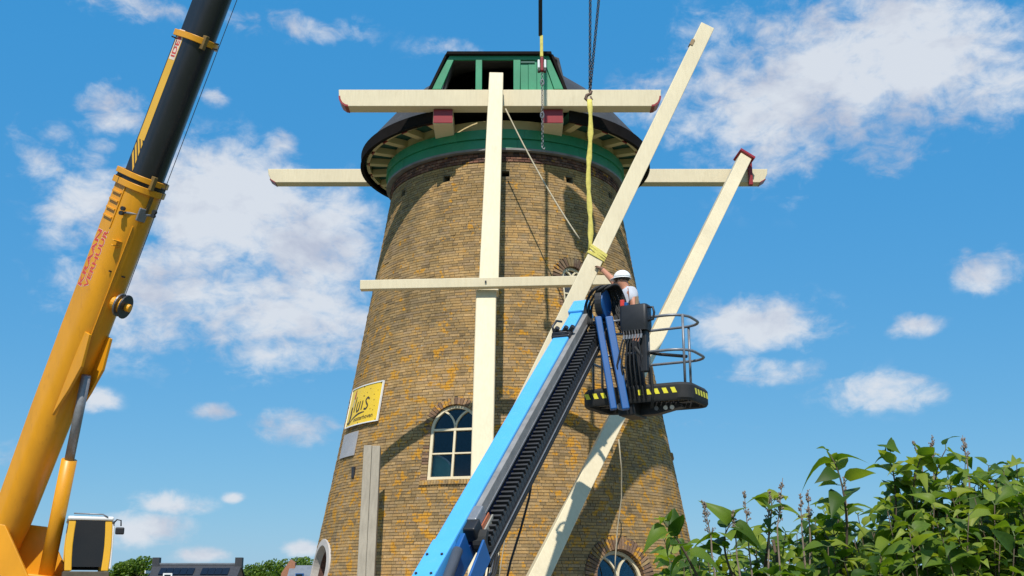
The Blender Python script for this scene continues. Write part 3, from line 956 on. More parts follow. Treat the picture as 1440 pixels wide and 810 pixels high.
# long brace from the far end of the long cross beam
Bt = at(1046, 224, 25.15); Bb = at(757, 810, 18.25)
d = (Bb - Bt).normalized(); Be = Bb + d * 1.9
root = empty('brace_beam', (Be.x, Be.y, 0), 'long sloping cream brace with a red-capped top, running down across the tower behind the platform', 'beam', 'cream mill timbers')
Bk = at(822, 680, 20.0)
for q in range(60, 100):
    Bk = Bt + d * ((Bb - Bt).length * q / 100)
    y_ = Bk.y * math.cos(PITCH) + (Bk.z - CAMZ) * math.sin(PITCH)
    if 405 - FPX * ((Bk.z - CAMZ) * math.cos(PITCH) - Bk.y * math.sin(PITCH)) / y_ > 700: break
mb = MB(); mb.beam(Bt, Bk, .29, .25, (0, 1, .2), .27, .24); mb.build('brace', 'cream', root, bevel=.012)
mb = MB(); mb.beam(Bk - d * .02, Be, .272, .242, (0, 1, .2), .36, .40); mb.build('brace_foot', 'cream', root, bevel=.012)
mb = MB(); mb.beam(Bt - d * .002, Bt - d * .085, .40, .36, (0, 1, .2)); mb.build('cap_block', 'red', root, bevel=.01)
mb = MB(); mb.box(Bt + Vector((.17, .20, -.27)), (.10, .12, .62)); mb.build('pin', 'red', root, bevel=.01)
# brace hanging from the crane
YH = 17.75
Ht = at(993, 40, 18.45); Hb = at(722, 600, 17.2)
root = empty('brace_beam', Hb, 'cream brace hanging tilted in a yellow sling, its top against the sky', 'beam', 'cream mill timbers')
mb = MB(); mb.beam(Hb, Ht, .28, .22, (0, 1, .2), .255, .22); mb.build('brace', 'cream', root, bevel=.010)
hd = (Ht - Hb).normalized(); hr = hd.cross(Vector((0, 1, .2))).normalized()
mb = MB(); P = Ht - hd * .44 + hr * .113 - Vector((0, .075, 0))
mb.beam(P - hd * .10, P + hd * .03, .06, .10, (0, 1, .2)); mb.build('mortise', paint('raw oak', (.28, .19, .10), .8, .2, 9), root)

# ------------------------------------------------------------------ sign, plaque, post, ropes
SA0, SA1, SZ0, SZ1 = R(-68), R(-44.5), 4.86, 5.66
def sp(u, v, off):
    z = SZ0 + (SZ1 - SZ0) * v
    return TP(SA0 + (SA1 - SA0) * u, z, off)
def sheet(u0, u1, v0, v1, off, nu=24, nv=6, thick=.02):
    mb = MB(); vs = []; fs = []
    for o_ in (off, off - thick):
        for j in range(nv + 1):
            for i in range(nu + 1): vs.append(sp(u0 + (u1 - u0) * i / nu, v0 + (v1 - v0) * j / nv, o_))
    W = nu + 1; T = W * (nv + 1)
    for j in range(nv):
        for i in range(nu):
            a = j * W + i
            fs.append((a, a + 1, a + W + 1, a + W)); fs.append((T + a, T + a + W, T + a + W + 1, T + a + 1))
    for i in range(nu):
        fs.append((i, T + i, T + i + 1, i + 1)); a = nv * W + i; fs.append((a, a + 1, T + a + 1, T + a))
    for j in range(nv):
        a = j * W; fs.append((a, a + W, T + a + W, T + a)); a += nu; fs.append((a, T + a, T + a + W, a + W))
    mb.add(vs, fs); return mb
sign = empty('wall_sign', sp(.5, 0, .03), 'curved yellow enamel sign lettered Sluis with a brush, white edge, on the tower', 'sign')
sheet(.012, .988, .02, .98, .05).build('panel', 'signyellow', sign)
for a in ((0, 1, .975, 1.0, 24, 1), (0, 1, 0, .025, 24, 1), (0, .014, .0255, .9745, 1, 6), (.984, 1, .0255, .9745, 1, 6)):
    sheet(a[0], a[1], a[2], a[3], .062, a[4], a[5], .035).build('edge_strip', 'white', sign)
for u in (.05, .5, .95):
    for v in (.05, .95):
        P = sp(u, v, .052); q = sp(u, v, .058); mb = MB(); mb.cyl(P, q, .012, 8); mb.build('bolt', 'darksteel', sign)
def ribbon(pts, w, off, m, name):
    mb = MB(); vs = []; fs = []
    # smooth the polyline
    P = [Vector(p) for p in pts]; S = []
    for i in range(len(P) - 1):
        p0, p1, p2, p3 = P[max(i - 1, 0)], P[i], P[i + 1], P[min(i + 2, len(P) - 1)]
        for k in range(6):
            t = k / 6
            S.append(.5 * ((2 * p1) + (p2 - p0) * t + (2 * p0 - 5 * p1 + 4 * p2 - p3) * t * t + (3 * p1 - p0 - 3 * p2 + p3) * t ** 3))
    S.append(P[-1])
    AR = 1.75
    for i, p in enumerate(S):
        a, b = S[max(i - 1, 0)], S[min(i + 1, len(S) - 1)]
        t = Vector(((b.x - a.x) * AR, b.y - a.y)).normalized(); n = Vector((-t.y, t.x))
        f = i / (len(S) - 1); ww = w[0] + (w[1] - w[0]) * f if isinstance(w, tuple) and len(w) == 2 else (w if not isinstance(w, tuple) else (w[0] + (w[1] - w[0]) * min(1, f * 2) if f < .5 else w[1] + (w[2] - w[1]) * (f * 2 - 1)))
        vs.append(sp(p.x + n.x * ww / 2 / AR, p.y + n.y * ww / 2, off)); vs.append(sp(p.x - n.x * ww / 2 / AR, p.y - n.y * ww / 2, off))
    for i in range(len(S) - 1): fs.append((2 * i, 2 * i + 2, 2 * i + 3, 2 * i + 1))
    mb.add(vs, fs); return mb.build(name, m, sign)
# brush-shaped S: red tip, pale ferrule, dark bristles sweeping down to the left
ribbon([(.235, .93), (.225, .80), (.215, .70)], (.03, .10, .09), .053, 'signred', 'brush_tip')
ribbon([(.215, .70), (.20, .58), (.19, .50)], .075, .053, 'signgrey', 'brush_ferrule')
ribbon([(.19, .50), (.175, .42), (.185, .30), (.165, .17), (.115, .10), (.07, .13)], (.09, .10, .03), .0535, 'signdark', 'letter_S')
ribbon([(.16, .06), (.26, .18), (.42, .27), (.56, .30), (.63, .30)], (.02, .05, .02), .053, 'signdark', 'underline')
for (pts, nm) in (([(.30, .74), (.29, .55), (.28, .36)], 'letter_l'), ([(.385, .60), (.365, .46), (.385, .36), (.43, .38), (.45, .48), (.455, .60), (.445, .36)], 'letter_u'), ([(.535, .60), (.53, .50), (.52, .37)], 'letter_i'), ([(.54, .70), (.542, .73)], 'letter_i_dot'),
                  ([(.72, .60), (.67, .645), (.625, .59), (.655, .51), (.695, .44), (.66, .37), (.60, .38)], 'letter_s')):
    ribbon(pts, .05, .0535, 'signdark', nm)
vs_, fs_ = text_geo('oosterhoven', 1.0, .01)
mxx = max(v.x for v in vs_)
mb = MB(); mb.add([sp(.33 + v.x / mxx * .54, .11 + v.y * .16 + v.x / mxx * .02, .0535) for v in vs_], fs_); mb.build('small_lettering', 'signdark', sign)
for (u, v) in ((.70, .86), (.62, .78), (.84, .55), (.87, .40), (.78, .34), (.85, .30), (.90, .78), (.82, .69)):
    mb = MB(); mb.cyl(sp(u, v, .051), sp(u, v, .0545), .008 + .006 * random.random(), 6); mb.build('rust_spot', 'signdark', sign)
pq0, pq1 = R(-68.5), R(-55.5)
mb = MB(); rows = []
for i in range(9):
    a = pq0 + (pq1 - pq0) * i / 8
    rows.append([TP(a, 4.26, .03), TP(a, 4.74, .03), TP(a, 4.74, .005), TP(a, 4.26, .005)])
mb.loft(rows); pl = mb.build('wall_plaque', 'plaque', None, bevel=.004, origin=TP(-1.08, 4.3))
tag(pl, 'plain grey plaque on the brick wall under the yellow sign', 'plaque')
# iron wall anchor left of the post
P = TP(R(-53.5), 3.92, .015)
mb = MB(); mb.box(P, (.09, .05, .22), Matrix.Rotation(R(-53.5), 3, 'Z')); an = mb.build('wall_anchor', 'darksteel', None, bevel=.01, origin=P); tag(an, 'small dark iron anchor plate on the wall beside the grey post', 'anchor plate')
# grey post
Pt = at(524, 628, 20.5); Pb = at(515, 812, 20.1); dd = (Pb - Pt).normalized(); Pe = Pb + dd * (Pb.z / abs(dd.z))
post = empty('timber_post', Pe, 'weathered grey wooden post standing before the left side of the tower', 'post')
mb = MB(); mb.beam(Pe, Pt, .15, .20, (0, 1, 0), .145, .18)
po = mb.build('plank', 'greywood', post, bevel=.01); po.location.x -= .0755
mb = MB(); mb.beam(Pe - Vector((0, .01, 0)), Pt - Vector((0, .01, .01)), .15, .20, (0, 1, 0), .145, .18)
po = mb.build('plank', 'greywood', post, bevel=.01); po.location.x += .0755

def rope(name, pts, r, m, label, cat='rope', group=None, seg=8):
    mb = MB(); mb.tube(pts, r, seg)
    o = mb.build(name, m, None, smooth=True, origin=pts[-1]); return tag(o, label, cat, group)
def sag(a, b, n=14, s=.1):
    return [a.lerp(b, i / n) - Vector((0, 0, s * 4 * (i / n) * (1 - i / n))) for i in range(n + 1)]
rope('guy_rope', sag(at(711, 153, 20.5), at(815, 336, 20.0), 16, .12), .014, 'rope', 'thin pale rope slanting from the tail beam top down across the shaded brick')
rope('hanging_rope', [at(870, 618, 19.9), at(874, 660, 20.2), at(874, 700, 20.4), at(868, 745, 20.55), at(865, 790, 20.6), at(864, 840, 20.6)], .011, 'rope', 'thin pale rope hanging down the wall over the lower right arched window')
rope('slack_rope', [at(720, 700, 18.6), at(712, 745, 18.9), at(705, 790, 19.0), at(698, 840, 19.0)], .010, 'rope', 'thin pale rope hanging beside the foot of the tail beam')
rope('hanging_hose', [at(747, 652, 15.2), at(748, 675, 15.3), at(744, 700, 15.4), at(732, 745, 15.5), at(718, 790, 15.5), at(708, 835, 15.5)], .016, 'rubber', 'black hose hanging below the cable carrier of the blue lift', 'hose')

# ------------------------------------------------------------------ crane tackle
def chain_links(mb, pts, L, r):
    pts = [Vector(p) for p in pts]; i = 0
    for a, b in zip(pts, pts[1:]):
        n = max(1, int((b - a).length / (L * .72)))
        d = (b - a).normalized()
        for k in range(n):
            c = a.lerp(b, (k + .5) / n)
            u = d.orthogonal().normalized()
            w = d.cross(u)
            if i % 2: u = w
            i += 1
            ring = []
            for q in range(12):
                t = 2 * math.pi * q / 12
                ring.append(c + d * (L / 2 - r) * math.cos(t) * 1.0 + u * (L * .30) * math.sin(t))
            mb.tube(ring, r, 5, closed=True)
HB = at(829, 136, YH)
BLK = Vector((1.16, YH, 14.1))
sling = empty('lifting_sling', at(829, 350, YH), 'yellow textile sling hanging from the chain and wrapped round the tilted brace', 'sling')
mb = MB(); ctr = []
for i in range(19):
    f = i / 18; P = at(829 + 1.6 * math.sin(f * 9) , 140 + (352 - 140) * f, YH - .12)
    ctr.append(P)
rows = []
for i, P in enumerate(ctr):
    w = .042 + .010 * math.sin(i * 2.1); th = .02; a = .5 * math.sin(i * .8)
    rows.append([P + Vector((w * math.cos(t) * math.cos(a) - th * math.sin(t) * math.sin(a), w * math.cos(t) * math.sin(a) + th * math.sin(t) * math.cos(a), 0)) for t in [2 * math.pi * k / 10 for k in range(10)]])
mb.loft(rows); mb.build('strap', 'slingyellow', sling, smooth=True)
wc = at(835, 362, YH - .0)
fr = (at(835, 362, YH) - Hb).dot(hd); wc = Hb + hd * fr; hn = hr.cross(hd)
for k, (off, tilt) in enumerate(((-.04, .05), (.01, .32), (.06, .16))):
    mb = MB(); c = wc + hd * off
    ring = []
    for (x, y) in ((-.147, -.116), (.147, -.116), (.147, .116), (-.147, .116)): ring.append(c + hr * x + hn * y + hd * (tilt * x))
    pts = []
    for i in range(4):
        for q in range(4): pts.append(ring[i].lerp(ring[(i + 1) % 4], q / 4))
    rows = []
    for p_ in pts + [pts[0]]:
        o_ = (p_ - c); o_ = (o_ - hd * o_.dot(hd)).normalized()
        rows.append([p_ + hd * .026 + o_ * .012, p_ + hd * .026 - o_ * .004, p_ - hd * .026 - o_ * .004, p_ - hd * .026 + o_ * .012])
    mb.loft(rows, cap=False); mb.build('wrap', 'slingyellow', sling)
ch = empty('lifting_chain', HB, 'pair of dark steel chain legs meeting at a hook above the yellow sling', 'chain')
for x0 in (830, 842):
    mb = MB(); chain_links(mb, [at(829.5, 130, YH), at(x0, 0, YH), BLK + Vector((0, 0, -.75))], .075, .0105)
    mb.build('chain_leg', 'darksteel', ch, smooth=True)
mb = MB(); P = at(828, 134, YH - .05)
mb.tube([P + Vector((.05, 0, .08)), P + Vector((.03, 0, .03)), P + Vector((-.03, 0, .0)), P + Vector((-.055, 0, -.06)), P + Vector((-.01, 0, -.11)), P + Vector((.05, 0, -.07)), P + Vector((.03, 0, -.02))], [.02, .028, .03, .03, .028, .022, .014], 8)
mb.build('hook', paint('rusty hook', (.13, .075, .05), .6, .3, 12, metal=.3), ch, smooth=True)
# hook block of the crane above (its shadow falls on the wall)
hb = empty('crane_hook_block', BLK, 'yellow and black crane hook block above the chains, just over the picture', 'hook block')
mb = MB()
for sx in (-.14, .14):
    pol = [(-.25, .5), (.25, .5), (.33, .2), (.30, -.25), (.12, -.55), (-.12, -.55), (-.30, -.25), (-.33, .2)]
    mb.prism(pol, frame4(BLK + Vector((0, sx, 0)), Vector((1, 0, 0)), Vector((0, 0, 1)), Vector((0, -1, 0))), -.03, .03)
mb.build('cheek_plates', 'yellow', hb, bevel=.01)
mb = MB(); mb.cyl(BLK + Vector((0, -.1, .1)), BLK + Vector((0, .1, .1)), .27, 24); mb.build('sheave', 'darksteel', hb)
mb = MB(); mb.tube([BLK + Vector(v) for v in ((0, 0, -.5), (0, 0, -.62), (-.09, 0, -.70), (-.08, 0, -.82), (.03, 0, -.86), (.10, 0, -.78))], [.05, .05, .05, .055, .045, .03], 10); mb.build('hook', 'darksteel', hb, smooth=True)
# auxiliary line in front of the gable
YA = 18.0
aux = empty('auxiliary_hoist_line', at(762, 210, YA), 'black hoist line with a red and white tackle block hanging before the green gable', 'hoist line')
mb = MB(); mb.cyl(at(760, 50, YA), at(759, -420, YA), .035, 12); mb.build('line', 'black', aux, smooth=True)
mb = MB(); mb.cyl(at(759.6, 22, YA), at(759.6, -120, YA - .03), .02, 8); mb.build('red_guard', 'red', aux)
mb = MB(); mb.box((at(761, 50, YA) + at(762, 80, YA)) / 2, (.055, .04, (at(761, 50, YA) - at(762, 80, YA)).length)); mb.build('link_strap', 'slingyellow', aux, bevel=.01)
P = at(762, 91, YA)
mb = MB(); mb.box(P, (.055, .09, .26)); mb.build('block_body', 'red', aux, bevel=.015)
for sx in (-1, 1):
    mb = MB(); mb.box(P + Vector((sx * .055, -.01, 0)), (.04, .08, .16)); mb.build('block_cheek', 'white', aux, bevel=.015)
    mb = MB(); mb.box(P + Vector((sx * .05, 0, -.115)), (.05, .085, .05)); mb.build('block_foot', 'black', aux, bevel=.01)
mb = MB(); chain_links(mb, [P + Vector((0, 0, -.13)), at(763, 205, YA)], .06, .006); mb.build('thin_chain', 'steel', aux, smooth=True)
for py in (116, 162):
    mb = MB(); c = at(762.5, py, YA); mb.tube([c + Vector((.028 * math.cos(t), 0, .055 * math.sin(t))) for t in [2 * math.pi * q / 14 for q in range(14)]], .012, 6, closed=True); mb.build('shackle', 'steel', aux, smooth=True)
P = at(762, 208, YA); mb = MB(); mb.tube([P + Vector(v) for v in ((0, 0, .06), (.005, 0, 0), (.04, 0, -.03), (.05, 0, .01))], .010, 6); mb.build('small_hook', 'steel', aux, smooth=True)
#@@PART2
# ------------------------------------------------------------------ mobile crane
crane = empty('mobile_crane', (-12.6, 30.0, 0), 'yellow mobile crane with a long black telescopic boom rising left of the tower', 'crane')
CP0, CP1 = at(14, 755, 30.0), at(302, 0, 26.0)
ca = (CP1 - CP0).normalized()
cs_ = ca.cross(Vector((0, 0, 1))).normalized()          # right flank of the boom
if cs_.y > 0: cs_ = -cs_
cn = ca.cross(cs_).normalized()
if cn.z < 0: cn = -cn
def boom_t(py):
    """distance along the boom axis at a photograph row"""
    lo, hi = 0.0, 60.0
    for _ in range(40):
        m = (lo + hi) / 2
        if proj(CP0 + ca * m)[1] > py: lo = m
        else: hi = m
    return lo
def bsec(w, h, n=7, dn=0.0):
    """boom section: flat top, upright flanks, rounded belly; (side, normal) pairs, side + is the flank towards the camera"""
    pts = [(-w / 2 + .05, h / 2), (w / 2 - .05, h / 2), (w / 2, h / 2 - .06), (w / 2, -h * .02)]
    for i in range(1, 2 * n):
        a = math.pi * i / (2 * n)
        pts.append((w / 2 * math.cos(a), -h * .02 - (h * .48) * math.sin(a)))
    pts += [(-w / 2, -h * .02), (-w / 2, h / 2 - .06)]
    return [(x, y + dn) for x, y in pts]
def bring(t, w, h, dn=0.0): return [CP0 + ca * t + cs_ * x + cn * y for x, y in bsec(w, h, dn=dn)]
tA, tB, tC = boom_t(252), boom_t(58), boom_t(-260)
tK = boom_t(470)
boom = MB(); boom.loft([bring(-.6, .8, .55, .12), bring(.4, .9, .75, .1), bring(tK - 2.2, .95, .90, .09), bring(tK, .98, 1.08), bring(tA - .25, .98, 1.08)])
bo = boom.build('base_boom', 'yellow', crane, bevel=0); setsmooth(bo, 30)
mb = MB(); mb.loft([bring(tA - .3, .82, .93), bring(tB, .82, .93)]); b2 = mb.build('boom_section', 'boomblack', crane); setsmooth(b2, 30)
mb = MB(); mb.loft([bring(tB - .3, .74, .85), bring(tC, .74, .85)]); b3 = mb.build('boom_section', 'boomblack', crane); setsmooth(b3, 30)
mb = MB(); mb.loft([bring(tC - .3, .66, .77), bring(tC + 14, .66, .77)]); b4 = mb.build('boom_section', 'boomblack', crane); setsmooth(b4, 30)
def collar(t, w, h, L, e, parent, m='yellow'):
    rows = [bring(t, w, h), bring(t, w + 2 * e, h + 2 * e), bring(t + L, w + 2 * e, h + 2 * e), bring(t + L, w, h), bring(t, w, h)]
    mb = MB(); mb.loft(rows, cap=False); o = mb.build('collar', m, parent, bevel=.01); return setsmooth(o, 30)
collar(tA - .34, .985, 1.085, .16, .07, bo)
collar(tA - .08, .96, 1.06, .14, .08, bo)
collar(tA - .18, .95, 1.05, .1, .045, bo, 'black')
collar(tB - .08, .825, .935, .16, .06, b2)
collar(tC - .08, .745, .855, .16, .06, b3)
# bracket clips, roller and stowage lugs on the collars
def bpt(t, x, y): return CP0 + ca * t + cs_ * x + cn * y
BR3 = Matrix((cs_, cn, ca)).transposed()
for t, w, pr in ((tA, 1.0, bo), (tB, .84, b2)):
    mb = MB(); mb.box(bpt(t - .02, .16, -w * .58), (.10, .16, .36), BR3); mb.build('guide_bracket', paint('bronze bracket', (.20, .12, .03), .5, .3, 6), pr, bevel=.015)
    for dt in (-.06, .08):
        mb = MB(); mb.cyl(bpt(t + dt, -.12, -w * .60), bpt(t + dt, -.12, -w * .60 - .16), .022, 8); mb.build('pin', 'darksteel', pr)
    mb = MB(); mb.cyl(bpt(t - .15, w * .5, .30), bpt(t - .15, w * .5 + .16, .30), .02, 8); mb.build('pin', 'darksteel', pr)
# lock bar with rollers below the collar
y_ = -.50
mb = MB(); mb.cyl(bpt(tA - .95, .46, -.32), bpt(tA - .78, -.16, -.66), .03, 10); mb.build('lock_bar', 'galv', bo, smooth=True)
for (x, y, t) in ((.47, -.31, tA - .98), (.47, -.31, tA - .86), (-.17, -.67, tA - .78), (-.17, -.67, tA - .68)):
    mb = MB(); mb.cyl(bpt(t, x + .02, y), bpt(t, x + .10, y - .04), .055, 14); mb.build('roller', 'darksteel', bo, smooth=False)
mb = MB(); mb.box(bpt(tA - .86, .10, -.55), (.26, .06, .34), BR3); mb.build('lock_plate', 'galv', bo, bevel=.02)
mb = MB(); mb.box(bpt(tA - .55, .02, -.53), (.09, .10, .5), BR3); mb.build('guide_rail', paint('bronze rail', (.16, .10, .03), .5, .3, 6), bo, bevel=.01)
# stiffener ribs on the flank below the collar
for i in range(4):
    mb = MB(); mb.box(bpt(tA - .55 - .22 * i, .515, .22), (.05, .42, .055), BR3); mb.build('rib', 'yellow', bo, bevel=.01)
mb = MB(); mb.box(bpt(tA - .85, .50, -.02), (.03, .05, 1.2), BR3); mb.build('rib', 'yellow', bo, bevel=.01)
# small step bracket on the belly
tS = boom_t(338)
mb = MB(); mb.box(bpt(tS, .36, -.40), (.34, .10, .03), BR3); mb.box(bpt(tS - .13, .36, -.40), (.30, .09, .03), BR3); mb.build('step_bracket', 'yellow', bo, bevel=.008)
for (py, x) in ((378, .30), (380, -.02)):
    mb = MB(); mb.box(bpt(boom_t(py), x, -.44 - (.12 if x < .1 else 0)), (.10, .02, .035), BR3); mb.build('weld_mark', 'darksteel', bo)
# weld seam down the belly
mb = MB(); mb.tube([bpt(tA - 1.2, .20, -.505), bpt(tK, .20, -.505)], .018, 6); mb.build('seam', 'yellow', bo)
# belly lug towards the pivot
mb = MB()
pl_ = [(-.1, -.36), (-.1, -.62), (-.9, -.78), (-1.6, -.62), (-2.4, -.34)]
for sx in (-.3, .3):
    mb.loft([[bpt(tK + .25 + t, sx - .04, y) for t, y in pl_], [bpt(tK + .25 + t, sx + .04, y) for t, y in pl_]])
mb.build('lift_lug', 'yellow', bo, bevel=.01)
# cable reel hung under the boom and its wire
tR = boom_t(415)
rc = bpt(tR, -.12, -.78)
rax = Vector((.93, -.12, -.35)).normalized()
mb = MB(); mb.cyl(rc - rax * .25, rc - rax * .06, .16, 16); mb.cyl(rc + rax * .12, rc + rax * .26, .10, 12); reel = mb.build('cable_reel', 'yellow', crane, bevel=.01)
for d_, rr_, m_ in ((-.07, .30, 'steel'), (.09, .31, 'darksteel')):
    mb = MB(); mb.cyl(rc + rax * d_, rc + rax * (d_ + .05), rr_, 28); mb.build('flange', m_, reel, bevel=.01)
mb = MB(); mb.cyl(rc - rax * .05, rc + rax * .10, .2, 20); mb.build('wire_drum', 'yellow', reel)
mb = MB(); mb.tube([rc + ca * .2, bpt(tA, -.12, -.74), bpt(tB, -.12, -.73), bpt(tC, -.12, -.72)], .010, 6); mb.build('wire', 'darksteel', crane)
# yellow stripe with a small red and white tag on the black section
def flank(t0, t1, y0, y1, off, w):
    x = w / 2 + off
    mb = MB(); mb.loft([[bpt(t0, x, y0), bpt(t0, x, y1), bpt(t0, x - .006, y1), bpt(t0, x - .006, y0)], [bpt(t1, x, y0), bpt(t1, x, y1), bpt(t1, x - .006, y1), bpt(t1, x - .006, y0)]]); return mb
flank(tA + .9, tB - .1, .06, .36, .006, .82).build('stripe', 'yellowcab', b2)
for i in range(4):
    t0 = tA + .08 + .2 * i
    mb = MB(); mb.loft([[bpt(t0 + dx, .417, y) for (dx, y) in ((0, .06), (.11, .06), (.51, .36), (.40, .36))], [bpt(t0 + dx, .411, y) for (dx, y) in ((0, .06), (.11, .06), (.51, .36), (.40, .36))]]); mb.build('stripe', 'yellowcab', b2)
t0 = boom_t(94)
flank(t0, t0 + .80, .08, .34, .010, .82).build('tag', 'textpale', b2)
def boom_text(body, size, t0, y0, x, m, parent, name, length):
    vs_, fs_ = text_geo(body, 1.0, .02)
    mx_ = max(v.x for v in vs_)
    mb = MB(); mb.add([bpt(t0 + v.x / mx_ * length, x, y0 + v.y * size) for v in vs_], fs_); return mb.build(name, m, parent)
boom_text('IDEM', .25, t0 + .06, .12, .424, 'textred', b2, 'tag_lettering', .68)
t0 = boom_t(414)
for row, (txt, y0, L) in enumerate((('KRAAN', .24, 1.55), ('VERHUUR', -.04, 1.55))):
    boom_text(txt, .30, t0 + .06 * row, y0, .4925, 'textpale', bo, 'lettering_edge', L + .02)
    boom_text(txt, .26, t0 + .06 * row + .01, y0 + .015, .4945, 'textred', bo, 'lettering', L)
# upper works and cab
zc0 = 1.75
mb = MB(); mb.cyl((-12.9, 30.6, 1.35), (-12.9, 30.6, 1.72), 1.1, 32); mb.build('turntable', 'darksteel', crane)
mb = MB(); mb.loft([[(-16.2, y, z) for y, z in ((29.6, 1.75), (31.7, 1.75), (31.7, 2.6), (29.6, 2.6))], [(-11.6, y, z) for y, z in ((29.6, 1.75), (31.7, 1.75), (31.7, 2.1), (29.6, 2.1))]]); mb.build('upper_frame', 'yellow', crane, bevel=.03)
mb = MB(); mb.box((-16.4, 30.6, 2.3), (1.0, 2.6, 1.2)); mb.build('counterweight', 'yellow', crane, bevel=.05)
for sx in (-.58, .58):
    mb = MB(); c_ = bpt(-.1, sx, .05)
    mb.loft([[(c_.x + dx, c_.y + e, z) for dx, z in ((-.9, 1.9), (1.3, 1.9), (.45, c_.z + .35), (-.4, c_.z + .45))] for e in (-.05, .05)]); mb.build('pivot_plate', 'yellow', crane, bevel=.02)
cyl0 = Vector((-12.0, 30.15, 1.9)); cyl1 = bpt(tK - .9, 0, -.62)
mb = MB(); mb.cyl(cyl0, cyl0.lerp(cyl1, .6), .19, 18); lc_ = mb.build('lift_cylinder', 'yellow', crane, smooth=True)
mb = MB(); mb.cyl(cyl0.lerp(cyl1, .6), cyl1, .12, 16); mb.build('rod', 'galv', lc_, smooth=True)
CY = 29.3
c0 = at(92, 803, CY); c1 = at(157, 729, CY)
X0, X1, Z0, Z1 = c0.x, c1.x, c0.z, c1.z
cab = empty('cab', ((X0 + X1) / 2, CY, Z0)); cab.parent = crane; cab.location -= Vector(crane.location); cab.rotation_euler.z = R(22)
def cabbox(name, c, sz, m, bev=.02):
    mb = MB(); mb.box(c, sz); return mb.build(name, m, cab, bevel=bev)
# corner posts curve in towards the roof
for x, s in ((X1 - .09, 1), (X0 + .09, -1)):
    for y in (CY, CY + 1.7):
        mb = MB(); mb.loft([[(x + s * (.03 * math.sin(f * 3.1)) + dx, y + dy, Z0 + (Z1 - Z0 - .06) * f) for dx, dy in ((-.085, -.06), (.085, -.06), (.085, .06), (-.085, .06))] for f in (0, .25, .5, .75, 1)])
        mb.build('post', 'yellowcab', cab, bevel=.02)
cabbox('pillar_edge', (X1 + .03, CY + .02, (Z0 + Z1) / 2), (.06, .10, Z1 - Z0 - .1), 'white', .02)
cabbox('roof', ((X0 + X1) / 2, CY + .85, Z1), (X1 - X0 + .06, 1.9, .10), 'white', .04)
mb = MB(); mb.tube([(X0 + .1, CY - .1, Z1 + .11), (X1 - .25, CY - .1, Z1 + .10), (X1 - .12, CY - .1, Z1 + .03)], .018, 8); mb.build('roof_rail', 'galv', cab, smooth=True)
cabbox('windscreen', ((X0 + X1) / 2, CY - .01, (Z0 + Z1) / 2 + .02), (X1 - X0 - .30, .012, Z1 - Z0 - .16), 'cabglass', 0)
cabbox('side_window', (X1 - .04, CY + .85, (Z0 + Z1) / 2 + .1), (.012, 1.5, Z1 - Z0 - .4), 'cabglass', 0)
cabbox('back_panel', ((X0 + X1) / 2, CY + 1.74, (Z0 + Z1) / 2), (X1 - X0 - .1, .05, Z1 - Z0 - .1), 'black', .01)
cabbox('side_panel', (X0 + .02, CY + .85, (Z0 + Z1) / 2), (.03, 1.5, Z1 - Z0 - .1), 'black', .01)
cabbox('cab_floor', ((X0 + X1) / 2, CY + .83, Z0 - .09), (X1 - X0 + .05, 1.85, .16), paint('dusty brown step', (.09, .075, .05), .8, .3, 5), .02)
cabbox('seat_back', ((X0 + X1) / 2 + .05, CY + 1.2, Z0 + .65), (.5, .14, .75), 'black', .06)
cabbox('seat', ((X0 + X1) / 2 + .05, CY + .95, Z0 + .30), (.52, .5, .14), 'black', .05)
cabbox('console', ((X0 + X1) / 2 + .15, CY + .45, Z0 + .35), (.3, .25, .5), 'darksteel', .04)
mb = MB(); mb.cyl((X1 - .5, CY + .5, Z0 + .5), (X1 - .42, CY + .45, Z0 + .85), .025, 8); mb.build('control_lever', 'black', cab)
for i, (x, z0, z1) in enumerate(((X1 - .33, Z0 + .5, Z1 - .35), (X1 - .58, Z0 + .55, Z1 - .65))):
    mb = MB(); mb.box((x, CY + .62, (z0 + z1) / 2), (.10, .02, z1 - z0), Matrix.Rotation(.08, 3, 'Y')); mb.build('inner_frame', 'galv', cab)
mb = MB(); mb.tube([(X1 + .02, CY - .05, Z1 - .12), (X1 + .10, CY - .08, Z1 - .02), (X1 + .20, CY - .08, Z1 - .04), (X1 + .21, CY - .08, Z1 - .18)], .018, 8); mir = mb.build('mirror_arm', 'black', cab, smooth=True)
mb = MB(); mb.box((X1 + .19, CY - .08, Z1 - .30), (.22, .07, .18)); mb.build('mirror', 'black', mir, bevel=.03)
# carrier
mb = MB(); mb.loft([[(x, y, z) for y, z in ((29.3, .65), (32.0, .65), (32.0, 1.35), (29.3, 1.35))] for x in (-19.0, -9.6)]); mb.build('carrier_body', 'yellow', crane, bevel=.05)
mb = MB(); mb.loft([[(x, y, z) for y, z in ((29.3, .6), (32.0, .6), (32.0, 1.62), (29.3, 1.62))] for x in (-9.55, -8.2)]); mb.build('driver_cab', 'yellow', crane, bevel=.12)
tyre = MB(); tyre.tube([(.42 * math.cos(t), 0, .42 * math.sin(t)) for t in [2 * math.pi * q / 28 for q in range(28)]], .2, 10, closed=True)
tyre_me = rim_me = None
for x in (-17.8, -15.9, -12.2, -10.4):
    for y in (29.25, 32.05):
        w_ = empty('wheel', (x, y, .62)); w_.parent = crane; w_.location -= Vector(crane.location)
        if tyre_me is None:
            to = tyre.build('tyre', 'rubber', w_, smooth=True); to.location = (0, 0, 0); tyre_me = to.data
            mb = MB(); mb.cyl((0, -.14, 0), (0, .14, 0), .27, 20); ro = mb.build('rim', 'galv', w_); ro.location = (0, 0, 0); rim_me = ro.data
        else:
            share('tyre', tyre_me, w_, Matrix.Translation((x, y, .62))); share('rim', rim_me, w_, Matrix.Translation((x, y, .62)))

